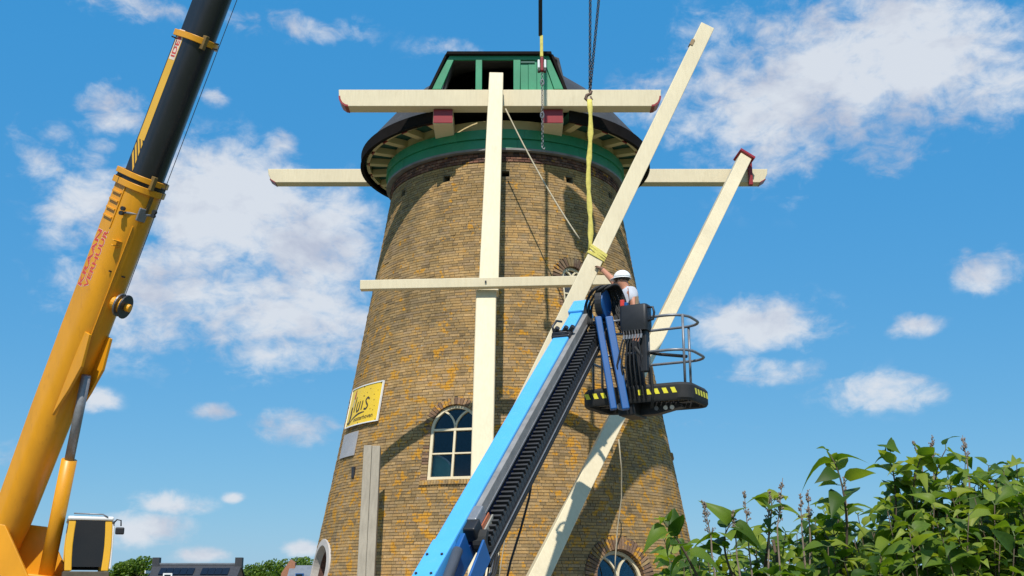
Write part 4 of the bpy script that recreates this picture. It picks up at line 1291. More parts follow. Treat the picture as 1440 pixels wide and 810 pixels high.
# ------------------------------------------------------------------ aerial work platform
LA, LB = at(625.5, 757, 12.9), at(790.5, 470, 16.3)      # centre line of the boom's top face
la = (LB - LA).normalized(); lr = la.cross(Vector((0, 0, 1))).normalized(); ln_ = lr.cross(la)
LBASE = LA - la * 2.6
lift = empty('boom_lift', (LBASE.x, LBASE.y, 0), 'blue aerial lift with a sloping boom and railed work platform before the tower', 'aerial lift')
LL = (LB - LA).length
def lp(t, x, y): return LA + la * t + lr * x + ln_ * y      # t metres up the boom from LA, x to its right, y above the top face
LR3 = Matrix((lr, ln_, la)).transposed()
def lbox(name, t0, t1, x0, x1, y0, y1, m, parent=None, bev=.01):
    mb = MB(); mb.box(lp((t0 + t1) / 2, (x0 + x1) / 2, (y0 + y1) / 2), (x1 - x0, y1 - y0, t1 - t0), LR3)
    return mb.build(name, m, parent or lift, bevel=bev)
BW, BH = .25, .32
bm_ = lbox('boom', -2.2, LL, -BW / 2, BW / 2, -BH, 0, 'blue', None, .018)
# wider sleeve low on the boom, bolted
slv = lbox('boom_sleeve', -2.6, -.02, -BW / 2 - .012, BW / 2 + .012, -BH - .02, .012, 'blue', None, .015)
for t in (-.30, -.62, -.95):
    for x in (-.09, .09):
        mb = MB(); mb.cyl(lp(t, x, .010), lp(t, x, .026), .016, 8); mb.build('bolt', 'darksteel', slv)
# grey side channel and dark lower rail
ch_ = lbox('side_channel', .55, LL + .70, BW / 2 + .002, BW / 2 + .075, -.16, -.035, paint('dull grey channel', (.25, .24, .23), .6, .25, 6), None, .008)
lbox('edge_lip', .55, LL + .70, BW / 2 + .0765, BW / 2 + .088, -.175, -.15, 'galv', ch_, .003)
lbox('hose_tray', .50, LL + .85, BW / 2 + .004, BW / 2 + .07, -.235, -.165, 'black', None, .01)
lbox('side_plate', -.2, LL + .6, BW / 2 + .003, BW / 2 + .05, -.40, -.24, paint('navy side plate', (.004, .028, .13), .45, .15, 3), None, .008)
M['carrier'] = paint('carrier plastic', (.035, .035, .037), .55, .25, 9)
# cable carrier: side-plated links in a row, then the return strand
lk_me = None
nlk = 58; t0, t1 = .35, LL + .92
for i in range(nlk):
    t = t0 + (t1 - t0) * i / (nlk - 1)
    if lk_me is None:
        mb = MB(); pitch = (t1 - t0) / (nlk - 1)
        mb.add([(x, y, z) for z in (-pitch * .46, pitch * .46) for x, y in ((-.075, -.05), (.075, -.05), (.075, .045), (-.075, .045))], [(3, 2, 1, 0), (4, 5, 6, 7), (0, 1, 5, 4), (1, 2, 6, 5), (2, 3, 7, 6), (3, 0, 4, 7)])
        mb.box((0, .075, -pitch * .1), (.16, .065, pitch * .36))
        o_ = mb.build('carrier_link', M['carrier'], lift); lk_me = o_.data
        bpy.data.objects.remove(o_)
    share('carrier_link', lk_me, lift, Matrix.Translation(lp(t, BW / 2 + .165, -.335)) @ LR3.to_4x4())
lbox('carrier_rail', .1, LL + .92, BW / 2 + .09, BW / 2 + .255, -.43, -.392, 'black', None, .005)
lbox('rail_edge', .1, LL + .92, BW / 2 + .256, BW / 2 + .266, -.412, -.395, 'galv', None, .002)
lbox('carrier_return', .1, LL + .9, BW / 2 + .09, BW / 2 + .265, -.49, -.433, 'rubber', None, .01)
# lower bend of the carrier
mb = MB(); rows = []
for i in range(11):
    a = math.pi * i / 10; c = lp(.33, BW / 2 + .165, -.27)
    o_ = -la * math.sin(a) * .17 + ln_ * math.cos(a) * .14
    rows.append([c + o_ * s + lr * x for s, x in ((1, -.08), (1, .08), (.55, .08), (.55, -.08))])
mb.loft(rows); mb.build('carrier_bend', 'rubber', lift, bevel=.008)
# clamp at the channel's foot: grey plates with a rust-red reflector
lbox('clamp', .36, .62, BW / 2 + .0, BW / 2 + .12, -.17, -.01, 'galv', None, .015)
lbox('clamp_cover', .20, .40, BW / 2 + .0, BW / 2 + .15, -.22, -.03, 'black', None, .02)
lbox('reflector', .36, .66, BW / 2 + .125, BW / 2 + .14, -.20, -.14, paint('rust red reflector', (.42, .12, .05), .4, .1, 6), None, .004)
mb = MB(); mb.loft([[lp(t, BW / 2 + .142 + e, y) for t, y in ((.34, -.20), (.44, -.29), (.60, -.30), (.70, -.20))] for e in (0, .02)]); mb.build('grey_gusset', paint('grey gusset', (.30, .29, .25), .6, .1, 6), lift)
# hydraulic ram under the boom
mb = MB(); mb.cyl(lp(.02, .10, .02) + Vector((.06, -.10, -.16)), lp(-2.0, .28, -.30), .058, 16); mb.build('ram', paint('ram grey', (.13, .14, .16), .35, .15, 5, metal=.4), lift, smooth=True)
mb = MB(); mb.loft([[lp(t, x + .30, y) for t, y in ((.12, -.02), (.12, -.36), (-.9, -.40), (-.9, -.16))] for x in (-.16, -.10)]); mb.loft([[lp(t, x + .42, y) for t, y in ((.05, -.06), (.05, -.34), (-.9, -.38), (-.9, -.20))] for x in (0, .03)]); mb.build('ram_bracket', 'darkblue', lift, bevel=.01)
# bundle of hoses at the foot
rh = random.Random(5)
for i in range(9):
    x = BW / 2 + .10 + .025 * i; y = -.46 - .02 * (i % 3)
    mb = MB(); mb.tube([lp(.30, x, y + .02), lp(.05, x + .02, y - .03 - rh.random() * .05), lp(-.3, x + rh.uniform(-.03, .05), y - .05), lp(-1.3, x + .02, y - .02)], .011 + .004 * (i % 2), 7)
    mb.build('hose', 'rubber' if i % 3 else 'steel', lift, smooth=True)
for i in range(7):
    mb = MB(); P = lp(.12 - .13 * i, BW / 2 + .13 + .03 * (i % 3), -.40 - .02 * (i % 2)); mb.cyl(P, P + la * .05, .02, 8); mb.build('hose_fitting', 'galv', lift, smooth=False)
# boom head: knuckle, sheave cover, brackets, hoses
KC = at(848, 428, 16.6)
lbox('inner_boom', LL - .2, LL + 1.15, -.10, .10, -.28, -.03, 'blue', None, .014)
lbox('head_bracket', LL - .10, LL + .10, -BW / 2 - .02, BW / 2 + .02, -.28, .03, 'darksteel', None, .02)
for x in (-.12, .02, .12):
    mb = MB(); mb.cyl(lp(LL + .05, x, .02), lp(LL + .05, x + .06, .09), .035, 10); mb.build('valve', 'darksteel', lift)
mb = MB(); mb.tube([lp(LL + .02, -.13, .02), lp(LL + .08, -.15, .10), lp(LL + .22, -.12, .12), lp(LL + .30, -.08, .06)], .018, 8); mb.build('guard_loop', 'darksteel', lift, smooth=True)
mb = MB(); mb.tube([lp(LL - .06, -.13, .02), lp(LL - .06, -.12, .055), lp(LL - .06, .10, .06), lp(LL - .06, .12, .02)], .014, 8); mb.build('guard_loop', 'darksteel', lift, smooth=True)
lbox('head_block', LL + .75, LL + 1.12, -.13, .13, -.31, .01, 'blue', None, .02)
Jt = at(851, 424, 16.62); Jb = at(876, 574, 16.42)
mb = MB(); ax_ = lr
def disc(c, ax, r, th, name, m, parent, seg=28, bev=.008):
    mb = MB(); mb.cyl(c - ax * th / 2, c + ax * th / 2, r, seg); return mb.build(name, m, parent, bevel=bev)
kn = disc(KC, lr, .22, .12, 'knuckle', 'darkblue', lift)
mb = MB(); rows = []
for i in range(17):
    a = R(-20) + R(210) * i / 16
    o_ = (la * math.cos(a) + ln_ * math.sin(a))
    rows.append([KC + o_ * .235 - lr * .05, KC + o_ * .26 - lr * .05, KC + o_ * .26 + lr * .05, KC + o_ * .235 + lr * .05])
mb.loft(rows); mb.build('hose_guide', 'black', kn, bevel=.008)
disc(lp(LL + .98, BW / 2 + .22, -.38), lr, .10, .05, 'end_sheave', 'galv', lift)
disc(lp(LL + .98, BW / 2 + .25, -.38), lr, .035, .04, 'sheave_pin', 'black', lift)
# hoses looping over the head and down to the platform
for i in range(11):
    x = .02 + .026 * i; up_ = .06 + .018 * (i % 4)
    P3 = KC + lr * (.12 + .02 * i) + Vector((.10, 0, -.35 - .05 * (i % 3)))
    mb = MB(); pts = [lp(LL + .55, BW / 2 + .04 + .012 * i, -.17 + .01 * (i % 3)), lp(LL + .80, BW / 2 + .02 + .014 * i, -.03 + up_), KC + ln_ * (.26 + up_ * .5) + lr * (x - .1) - la * .08, KC + ln_ * .16 + la * .24 + lr * (x - .05), KC + la * .30 + lr * (x + .02) + Vector((0, 0, -.18)), P3]
    S = []
    for k in range(len(pts) - 1):
        q0, q1, q2, q3 = pts[max(k - 1, 0)], pts[k], pts[k + 1], pts[min(k + 2, len(pts) - 1)]
        for j in range(4):
            t = j / 4; S.append(.5 * ((2 * q1) + (q2 - q0) * t + (2 * q0 - 5 * q1 + 4 * q2 - q3) * t * t + (3 * q1 - q0 - 3 * q2 + q3) * t ** 3))
    S.append(pts[-1])
    mb.tube(S, .013, 7); mb.build('hose', 'rubber', lift, smooth=True)
# jib: two deep blue arms dropping from the knuckle to the platform mount
jd = (Jb - Jt).normalized()
for (pa, pb, Y0, Y1, w) in ((841, 863, 16.5, 16.3, .10), (856, 880, 16.5, 16.3, .115)):
    A_, B_ = at(pa, 446, Y0), at(pb, 576, Y1)
    mb = MB(); mb.beam(A_, B_, w, .10, (0, 1, 0), w * .95, .10); mb.build('jib_arm', 'darkblue', lift, bevel=.014)
mb = MB(); mb.cyl(at(858, 455, 16.62), at(874, 560, 16.45), .035, 12); mb.build('jib_ram', 'galv', lift, smooth=True)
mb = MB(); A_ = at(852, 445, 16.7); B_ = at(880, 565, 16.5); mb.beam(A_, B_, .16, .03, (0, 1, 0)); mb.build('jib_web', 'black', lift)
for i in range(3):
    A_ = at(870 + 4 * i, 450, 16.7); B_ = at(884 + 5 * i, 490 + 8 * (i % 3), 16.62); C_ = at(893 + 2 * i, 560, 16.6)
    mb = MB(); mb.tube([at(862 + 2 * i, 424 + 3 * (i % 3), 16.66), A_, B_, C_], .013, 7); mb.build('hose', 'rubber', lift, smooth=True)
# platform: deck, bumper with hazard chevrons, rails, console
PSI = R(28)
ex = Vector((math.cos(PSI), -math.sin(PSI), 0)); ey = Vector((math.sin(PSI), math.cos(PSI), 0)); ez = Vector((0, 0, 1))
PC = at(970, 547, 16.0)                                     # near right corner of the deck, mid bumper height
PLW, PLD = 1.72, .98
PR3 = Matrix((ex, ey, ez)).transposed()
def pp(x, y, z): return PC + ex * x + ey * y + ez * z        # x from the near right corner leftwards is negative
plat = empty('platform', pp(-PLW / 2, PLD / 2, -.1)); plat.parent = lift; plat.location -= Vector(lift.location)
def rrect(x0, x1, y0, y1, r, n=4):
    out = []
    for cx, cy, a0 in ((x1 - r, y1 - r, 0), (x0 + r, y1 - r, 90), (x0 + r, y0 + r, 180), (x1 - r, y0 + r, 270)):
        for i in range(n + 1): a = R(a0 + 90 * i / n); out.append((cx + r * math.cos(a), cy + r * math.sin(a)))
    return out
ro_ = rrect(-PLW, 0, 0, PLD, .21); ri_ = rrect(-PLW + .09, -.09, .09, PLD - .09, .06)
mb = MB()
rows = [[pp(x, y, z) for x, y in q] for q, z in ((ri_, -.12), (rrect(-PLW + .02, -.02, .02, PLD - .02, .2), -.135), (ro_, -.10), (ro_, .085), (rrect(-PLW + .03, -.03, .03, PLD - .03, .2), .125), (ri_, .10), (ri_, -.12))]
mb.loft(rows, cap=False); bp_ = mb.build('bumper', 'rubber', plat); setsmooth(bp_, 30)
nch = 0
def chevron(p0, d, n_out, L):
    mb = MB(); h0, h1 = -.03, .05; w = .066; sl = .036
    P = [p0 + d * a + ez * h + n_out * .004 for a, h in ((0, h0), (w, h0), (w - sl, h1), (-sl, h1))]
    Q = [p - n_out * .012 for p in P]
    mb.loft([P, Q]); return mb.build('hazard_mark', 'hazard', plat)
for x in [-.20 - .13 * i for i in range(5)] + [-1.16 - .13 * i for i in range(4)]:
    chevron(pp(x - .058, 0, 0), ex, -ey, 0)
for y in [.25 + .12 * i for i in range(5)]:
    chevron(pp(0, y, 0), ey, ex, 0)
# perforated deck as a grating of slats
for i in range(21):
    x = -PLW + .10 + (PLW - .2) * i / 20
    mb = MB(); mb.box(pp(x, PLD / 2, -.04), (.055, PLD - .18, .02), PR3); mb.build('deck_slat', 'steel', plat)
mb = MB()
for y in (.2, .39, .58): mb.box(pp(-PLW / 2, y, -.065), (PLW - .18, .05, .03), PR3)
mb.build('deck_bearer', 'darksteel', plat)
# support arm under the deck with lightening holes
mb = MB(); mb.loft([[pp(x, .30 + e, z) for x, z in ((-1.15, -.05), (-.28, -.12), (-.24, -.19), (-.62, -.27), (-1.12, -.28))] for e in (0, .16)]); sa_ = mb.build('support_arm', 'black', plat, bevel=.01)
for x in (-.62, -.48, -.38):
    mb = MB(); mb.cyl(pp(x, .28, -.19), pp(x, .299, -.19), .032, 14); mb.build('hole_ring', 'galv' if x < -.5 else 'white', sa_)
mb = MB(); mb.box(pp(-1.0, .30, -.15), (.26, .5, .30), PR3); mb.build('mount', 'black', plat, bevel=.02)
disc(pp(-1.06, .02, -.17), ey, .055, .08, 'mount_pin', 'galv', plat)
# rails
def rail(z, e, name, gap):
    q = rrect(-PLW + .05 - e, -.05 + e, .05 - e, PLD - .05 + e, .30, 5)
    pts = [pp(x, y, z) for x, y in q]
    # start and end at the middle of the near long side, leaving a gate gap at the jib
    mb = MB()
    far = [p for p in pts]
    # order: right-far, left-far, left-near, right-near ; break between left-near and right-near
    k = 18
    seq = pts[18:] + pts[:18]
    if gap:
        a = pp(-PLW * .57, .05 - e, z); b = pp(-PLW * .62, .05 - e, z)
        mb.tube([a] + seq + [b], .021, 10)
    else: mb.tube(seq, .021, 10, closed=True)
    return mb.build(name, 'rail', plat, smooth=True)
rail(1.13, -.01, 'top_rail', True); rail(.60, .04, 'mid_rail', True)
for (x, y) in ((-.10, .10), (-.30, PLD - .05), (-PLW + .05, .4), (-PLW + .35, .05), (-PLW + .4, PLD - .05), (-.62, .05)):
    mb = MB(); mb.cyl(pp(x, y, .06), pp(x, y, 1.13), .02, 10); mb.build('rail_post', 'rail', plat, smooth=True)
mb = MB(); mb.tube([pp(-.62, .07, .60), pp(-.45, .07, .56), pp(-.18, .45, .57)], .025, 8); mb.build('gate_bar', 'black', plat, smooth=True)
# control console
cc = at(894, 448, 16.3)
con = MB(); con.loft([[cc + ex * x + ey * y + ez * z for x, y in rrect(-.205, .205, -.11, .11, .05)] for z in (-.20, -.185)] + [[cc + ex * x + ey * y + ez * z for x, y in rrect(-.215, .215, -.12, .12, .05)] for z in (-.14, .165)] + [[cc + ex * x + ey * y + ez * z for x, y in rrect(-.205, .205, -.11, .11, .05)] for z in (.185, .19)])
co_ = con.build('control_console', 'black', plat, bevel=.006); setsmooth(co_, 35)
mb = MB(); mb.tube([cc + ex * x + ey * -.05 + ez * z for x, z in ((.20, .14), (.29, .13), (.31, .05), (.29, -.05), (.20, -.07))], .018, 8); mb.build('console_handle', 'black', co_, smooth=True)
mb = MB(); mb.cyl(cc + ez * .18 + ex * .02, cc + ez * .33 + ex * .03, .026, 10); mb.build('joystick', paint('tan lever', (.28, .2, .12), .6, .2, 6), co_)
mb = MB(); mb.box(cc + ex * -.18 + ez * .24 - ey * .06, (.06, .05, .10), PR3); mb.build('stop_button', 'vest', co_, bevel=.01)
mb = MB(); mb.box(cc + ex * -.12 + ez * .215 - ey * .06, (.05, .05, .06), PR3); mb.build('switch', 'darkblue', co_, bevel=.01)
mb = MB(); mb.box(cc + ez * -.5 + ex * .12, (.11, .10, .62), PR3); mb.build('console_stand', 'black', co_, bevel=.015)
for i in range(7):
    A_ = cc + ex * (-.16 + .045 * i) - ey * .10 + ez * -.19
    mb = MB(); mb.tube([A_, A_ + Vector((.01, 0, -.09)), A_ + Vector((-.03, .02, -.20)), A_ + Vector((-.10 + .02 * i, .05, -.5)), A_ + Vector((-.05 + .02 * i, .1, -1.0))], .013, 7); mb.build('hose', 'rubber' if i % 2 else 'darksteel', plat, smooth=True)
    mb = MB(); mb.cyl(A_ + Vector((.01, -.005, -.07)), A_ + Vector((.0, -.005, -.13)), .017, 8); mb.build('hose_fitting', 'galv', plat)
mb = MB(); mb.tube([cc + ex * .02 - ey * .12 + ez * -.45, pp(-.58, .0, .35), pp(-.55, -.02, .0), pp(-.6, .05, -.22)], .022, 8); mb.build('drop_hose', 'rubber', plat, smooth=True)
# turret and chassis, below the picture
tb = Vector((LBASE.x, LBASE.y, 0))
mb = MB(); mb.box(tb + Vector((0, 0, .85)), (.9, 1.6, .55)); mb.build('turret', 'blue', lift, bevel=.05)
mb = MB(); mb.box(tb + Vector((0, 0, .48)), (1.1, 2.4, .25)); mb.build('chassis', 'darksteel', lift, bevel=.03)
for sx in (-.75, .75):
    for sy in (-.9, .9):
        P = tb + Vector((sx, sy, .36)); w_ = empty('wheel', P); w_.parent = lift; w_.location -= Vector(lift.location)
        mb = MB(); mb.tube([P + Vector((0, .24 * math.cos(t), .24 * math.sin(t))) for t in [2 * math.pi * q / 24 for q in range(24)]], .12, 8, closed=True); mb.build('tyre', 'rubber', w_, smooth=True)
        mb = MB(); mb.cyl(P + Vector((-.08, 0, 0)), P + Vector((.08, 0, 0)), .16, 16); mb.build('rim', 'white', w_)

# ------------------------------------------------------------------ person on the platform
def skin_obj(name, joints, edges, mat_, parent, root=0, sub=2):
    me = bpy.data.meshes.new(name)
    vs_ = [Vector(j[0]) for j in joints]
    me.from_pydata([tuple(v) for v in vs_], edges, [])
    ob = bpy.data.objects.new(name, me); col.objects.link(ob)
    sm = ob.modifiers.new('skin', 'SKIN'); sm.use_smooth_shade = True
    if not me.skin_vertices: me.skin_vertices.new()
    for i, j in enumerate(joints):
        r = j[1]; me.skin_vertices[0].data[i].radius = r if isinstance(r, tuple) else (r, r)
        me.skin_vertices[0].data[i].use_root = (i == root)
    ss = ob.modifiers.new('sub', 'SUBSURF'); ss.levels = sub; ss.render_levels = sub
    bpy.context.view_layer.update()
    baked = bpy.data.meshes.new_from_object(ob.evaluated_get(bpy.context.evaluated_depsgraph_get()))
    bpy.data.objects.remove(ob)
    baked.name = name
    if len(baked.materials) == 0: baked.materials.append(mat_)
    else: baked.materials[0] = mat_
    for p in baked.polygons: p.use_smooth = True
    o = bpy.data.objects.new(name, baked); col.objects.link(o)
    if parent: o.parent = parent; o.location = -world_loc(parent)
    return o
DZ = PC.z - .03
fl = at(907, 560, 17.06); fl.z = DZ + .05
frt = at(892, 560, 16.90); frt.z = DZ + .05
hipc = at(893, 477, 17.00); chest = at(884, 424, 17.02); neck = at(878.5, 406, 17.04); headc = at(875, 396.5, 17.04)
person = empty('person', (fl + frt) / 2 - Vector((0, 0, .05)), 'worker in white helmet and pale grey shirt reaching from the platform to the hanging brace', 'person')
sh_l = at(873, 408, 17.13); el_l = at(860, 392, 17.30); wr_l = at(848, 380, 17.45); hd_l = at(842.5, 375, 17.50)
sh_r = at(888, 409, 16.88); el_r = at(893, 440, 16.80); wr_r = at(884, 447, 16.60); hd_r = at(879, 449, 16.55)
fdir = Vector((-.92, .39, 0)).normalized()                 # the way he faces, towards the brace
# one continuous body: head, neck, torso, arms, legs
J = [(hipc, (.125, .10)), (chest, (.15, .115)), (neck - Vector((0, 0, .035)), .09), (neck + Vector((0, 0, .015)), .078), (headc - Vector((0, 0, .02)), (.10, .105)), (headc + Vector((0, 0, .08)), (.10, .11)),
     (sh_l, .075), (el_l, .056), (wr_l, .040), (sh_r, .075), (el_r, .056), (wr_r, .040),
     (hipc + Vector((.07, .05, -.08)), .085), (hipc.lerp(fl, .52) + fdir * .05, .062), (fl + Vector((0, 0, .06)), .042), (fl + fdir * .16, .04),
     (hipc + Vector((-.05, -.06, -.08)), .085), (hipc.lerp(frt, .52) + fdir * .05, .062), (frt + Vector((0, 0, .06)), .042), (frt + fdir * .16, .04)]
E = [(0, 1), (1, 2), (2, 3), (3, 4), (4, 5), (1, 6), (6, 7), (7, 8), (1, 9), (9, 10), (10, 11), (0, 12), (12, 13), (13, 14), (14, 15), (0, 16), (16, 17), (17, 18), (18, 19)]
# face and hands grow from the same skeleton
hp = headc + Vector((0, 0, .02))
J += [(hp + fdir * .055 + Vector((0, 0, -.055)), .045), (hp + fdir * .108 + Vector((0, 0, -.01)), .016)]; E += [(4, 20), (20, 21)]
def hand(wi, wr, hd_, spread, gl):
    d = (hd_ - wr).normalized(); s = d.cross(Vector((0, 0, 1))).normalized(); n = s.cross(d)
    b = len(J)
    J.append((wr + d * .06, (.040, .022))); E.append((wi, b))
    for k, (off, L) in enumerate(((-.033, .075), (-.011, .088), (.011, .083), (.033, .066))):
        i = len(J); base = wr + d * .085 + s * off
        J.append((base, .010)); J.append((base + d * L * .5 - n * .012, .0095)); J.append((base + d * L * .8 - n * .04, .008)); E.append((b, i)); E.append((i, i + 1)); E.append((i + 1, i + 2))
    i = len(J); J.append((wr + d * .045 - s * .045, .012)); J.append((wr + d * .085 - s * .062 - n * .02, .010)); E.append((b, i)); E.append((i, i + 1))
hand(8, wr_l, hd_l, 1, True); hand(11, wr_r, hd_r, 1, True)
body = skin_obj('body', J, E, M['skin'], person)
# clothing over it
skin_obj('shirt', [(hipc + Vector((0, 0, .0)), (.18, .16)), (hipc.lerp(chest, .5), (.195, .17)), (chest + Vector((0, 0, .03)), (.225, .19)), (neck - Vector((0, 0, .05)), .13), (sh_l - Vector((0, 0, .02)), .105), (sh_l.lerp(el_l, .42), .085), (sh_r - Vector((0, 0, .02)), .105), (sh_r.lerp(el_r, .55), .085)],
         [(0, 1), (1, 2), (2, 3), (2, 4), (4, 5), (2, 6), (6, 7)], M['shirt'], person)
skin_obj('trousers', [(hipc + Vector((0, 0, .03)), (.142, .115)), (hipc + Vector((.07, .05, -.09)), .102), (hipc.lerp(fl, .52) + fdir * .05, .080), (fl + Vector((0, 0, .07)), .066), (hipc + Vector((-.05, -.06, -.09)), .102), (hipc.lerp(frt, .52) + fdir * .05, .080), (frt + Vector((0, 0, .07)), .066)],
         [(0, 1), (1, 2), (2, 3), (0, 4), (4, 5), (5, 6)], M['trousers'], person)
for f_ in (fl, frt):
    skin_obj('boot', [(f_ + Vector((0, 0, .10)), .06), (f_ + Vector((0, 0, .0)), .055), (f_ + fdir * .10 + Vector((0, 0, -.005)), .05), (f_ + fdir * .19 + Vector((0, 0, -.01)), .042)], [(0, 1), (1, 2), (2, 3)], M['boot'], person)
# helmet: shell with a brim and rim band, worn tipped a little forward
hc_ = headc + Vector((0, 0, .075)); side = fdir.cross(Vector((0, 0, 1)))
mb = MB(); rows = []
for i in range(9):
    a = math.pi / 2 * i / 8
    rows.append([hc_ + (fdir * math.cos(t) * .138 + side * math.sin(t) * .118) * math.cos(a) * (1.0) + Vector((0, 0, .125 * math.sin(a) - .01)) for t in [2 * math.pi * k / 24 for k in range(24)]] if i < 8 else [hc_ + (fdir * math.cos(t) + side * math.sin(t)) * .004 + Vector((0, 0, .115)) for t in [2 * math.pi * k / 24 for k in range(24)]])
mb.loft(rows); hl = mb.build('helmet', 'helmet', person, smooth=True)
mb = MB(); rows = []
for k in range(25):
    t = 2 * math.pi * k / 24; e = .012 + .045 * max(0, math.cos(t)) ** 2
    o_ = fdir * math.cos(t) * (.138) + side * math.sin(t) * .118; u_ = o_.normalized()
    rows.append([hc_ + o_ - u_ * .01 + Vector((0, 0, -.005)), hc_ + o_ + u_ * e + Vector((0, 0, -.02 - e * .2)), hc_ + o_ + u_ * e + Vector((0, 0, -.028 - e * .2)), hc_ + o_ - u_ * .01 + Vector((0, 0, -.018))])
mb.loft(rows, cap=False); mb.build('brim', 'helmet', hl, smooth=True)
mb = MB(); mb.loft([[hc_ + fdir * (math.cos(t) * .118) * s + side * (math.sin(t) * .106) * s + Vector((0, 0, z)) for t in [2 * math.pi * k / 20 for k in range(20)]] for s, z in ((1.0, -.012), (1.0, -.03), (.9, -.055))]); mb.build('hair', 'hair', person, smooth=True)
# ears and a chin strap
for s_ in (-1, 1):
    mb = MB(); c = headc + side * (.078 * s_) + Vector((0, 0, .02)) - fdir * .01
    mb.loft([[c + fdir * math.cos(t) * .02 * q + Vector((0, 0, math.sin(t) * .032 * q)) + side * s_ * z for t in [2 * math.pi * k / 10 for k in range(10)]] for q, z in ((.7, -.01), (1, .006), (.8, .014))]); mb.build('ear', 'skin', person, smooth=True)
# gloves on the reaching hand: knitted cuff and shell fingers
d_ = (hd_l - wr_l).normalized(); s_ = d_.cross(Vector((0, 0, 1))).normalized(); n_ = s_.cross(d_)
GJ = [(wr_l - d_ * .05, .040), (wr_l + d_ * .01, .040), (wr_l + d_ * .065, (.052, .032))]; GE = [(0, 1), (1, 2)]
for off, L in ((-.034, .075), (-.0115, .088), (.0115, .083), (.034, .066)):
    i = len(GJ); b_ = wr_l + d_ * .088 + s_ * off
    GJ += [(b_, .0125), (b_ + d_ * L * .5 - n_ * .012, .012), (b_ + d_ * L * .82 - n_ * .042, .0105)]; GE += [(2, i), (i, i + 1), (i + 1, i + 2)]
i = len(GJ); GJ += [(wr_l + d_ * .045 - s_ * .048, .0145), (wr_l + d_ * .088 - s_ * .064 - n_ * .02, .0125)]; GE += [(2, i), (i, i + 1)]
skin_obj('glove', GJ, GE, M['glove'], person)

# ------------------------------------------------------------------ lilac bush
bush = empty('lilac_bush', (2.2, 4.8, 0), 'leafy green lilac bush with dried flower heads in the near right corner', 'bush')
OUT = [(925, 760), (940, 735), (975, 742), (1010, 752), (1050, 752), (1085, 715), (1110, 735), (1140, 715), (1165, 676), (1200, 700), (1228, 706), (1250, 660), (1275, 645), (1320, 640), (1380, 625), (1440, 635), (1520, 640)]
def outy(px): return float(np.interp(px, [p[0] for p in OUT], [p[1] for p in OUT]))
rl = random.Random(11)
def leaf_mesh(name, L, W, fold, curl, twist):
    """heart-shaped pointed blade, folded along the midrib and curled back; base at origin, points along +x"""
    prof = [(0, .12), (.06, .62), (.2, .96), (.38, .98), (.58, .74), (.78, .40), (.92, .14), (1, .0)]
    vs_, fs_ = [], []
    for i, (t, w) in enumerate(prof):
        x = t * L; z = -curl * t * t * L
        x *= (1 - .25 * abs(curl) * t)
        back = -.05 * L if i == 1 else 0
        ww = w * W / 2; tw = twist * t
        for s in (-1, -.5, 0, .5, 1):
            yy = s * ww; zz = z + abs(s) * ww * fold - (abs(s) ** 2) * ww * fold * .35
            vs_.append((x + (back if abs(s) == 1 else back * .4 if s else 0), yy * math.cos(tw) - (zz - z) * math.sin(tw), z + (zz - z) * math.cos(tw) + yy * math.sin(tw)))
    for i in range(len(prof) - 1):
        for j in range(4): a = i * 5 + j; fs_.append((a, a + 1, a + 6, a + 5))
    me = bpy.data.meshes.new(name); me.from_pydata(vs_, [], fs_)
    for p in me.polygons: p.use_smooth = True
    return me
variants = [leaf_mesh('leaf', 1, rl.uniform(.58, .78), rl.uniform(.1, .95), rl.uniform(.05, 1.2), rl.uniform(-.9, .9)) for _ in range(10)]
for me in variants: me.materials.append(M['leaf_obj'])
LEAVES = []
stems = MB(); twigs = MB()
def shoot(base, tip, n_pairs, lsize, lean=.0, start=.35):
    ctrl = base.lerp(tip, .55) + Vector((rl.uniform(-.08, .08), rl.uniform(-.08, .08), .05))
    def P(t): return base * (1 - t) ** 2 + ctrl * (2 * t * (1 - t)) + tip * t * t
    pts = [P(i / 8) for i in range(9)]
    stems.tube(pts, [.0058 * (1 - .7 * i / 8) for i in range(9)], 5)
    ang = rl.uniform(0, 6.28)
    for k in range(n_pairs):
        t = start + (1 - start) * (k + 1) / n_pairs
        p = P(min(1, t)); d = (P(min(1, t + .02)) - P(t - .02)).normalized()
        ang += math.pi / 2 + rl.uniform(-.4, .4)
        for s in (0, math.pi):
            u = d.orthogonal().normalized(); v = d.cross(u)
            o = u * math.cos(ang + s) + v * math.sin(ang + s)
            q = (o * rl.uniform(.8, 1.1) + d * rl.uniform(.0, 1.1) + Vector((rl.uniform(-.2, .2), rl.uniform(-.3, .1), rl.uniform(-.35, .25)))).normalized()
            pet = p + q * rl.uniform(.012, .028)
            sz = lsize * rl.choice((.6, .8, .95, 1.05, 1.15, 1.3)) * rl.uniform(.92, 1.08) * (1.0 - .3 * (t > .93))
            up = (Vector((rl.uniform(-.5, .5), rl.uniform(-.9, .2), 1)) - q * q.z).normalized()
            y = up.cross(q).normalized(); z = q.cross(y)
            LEAVES.append((frame4(pet, q * sz, y * sz, z * sz), rl.randrange(10), rl.random()))
            twigs.tube([p, pet], .0018, 4)
    return P
# main shoots: tips follow the top of the bush, rows stand one behind the other
for row, (Y, drop, n) in enumerate(((4.1, 100, 32), (4.25, 64, 36), (4.4, 36, 32), (4.6, 16, 28), (4.8, 6, 22), (5.0, 26, 26), (5.25, 46, 24))):
    for i in range(n):
        px = 930 + (1500 - 930) * (i + rl.uniform(.1, .9)) / n
        py = outy(px) + 9 + drop * rl.uniform(.7, 1.4) + rl.uniform(0, 26)
        tip = at(px, py, Y + rl.uniform(-.08, .08))
        base = Vector((tip.x + rl.uniform(-.12, .2), tip.y + rl.uniform(.0, .15), max(.2, tip.z - rl.uniform(.75, 1.0))))
        shoot(base, tip, rl.randint(9, 12), .090, start=.1)
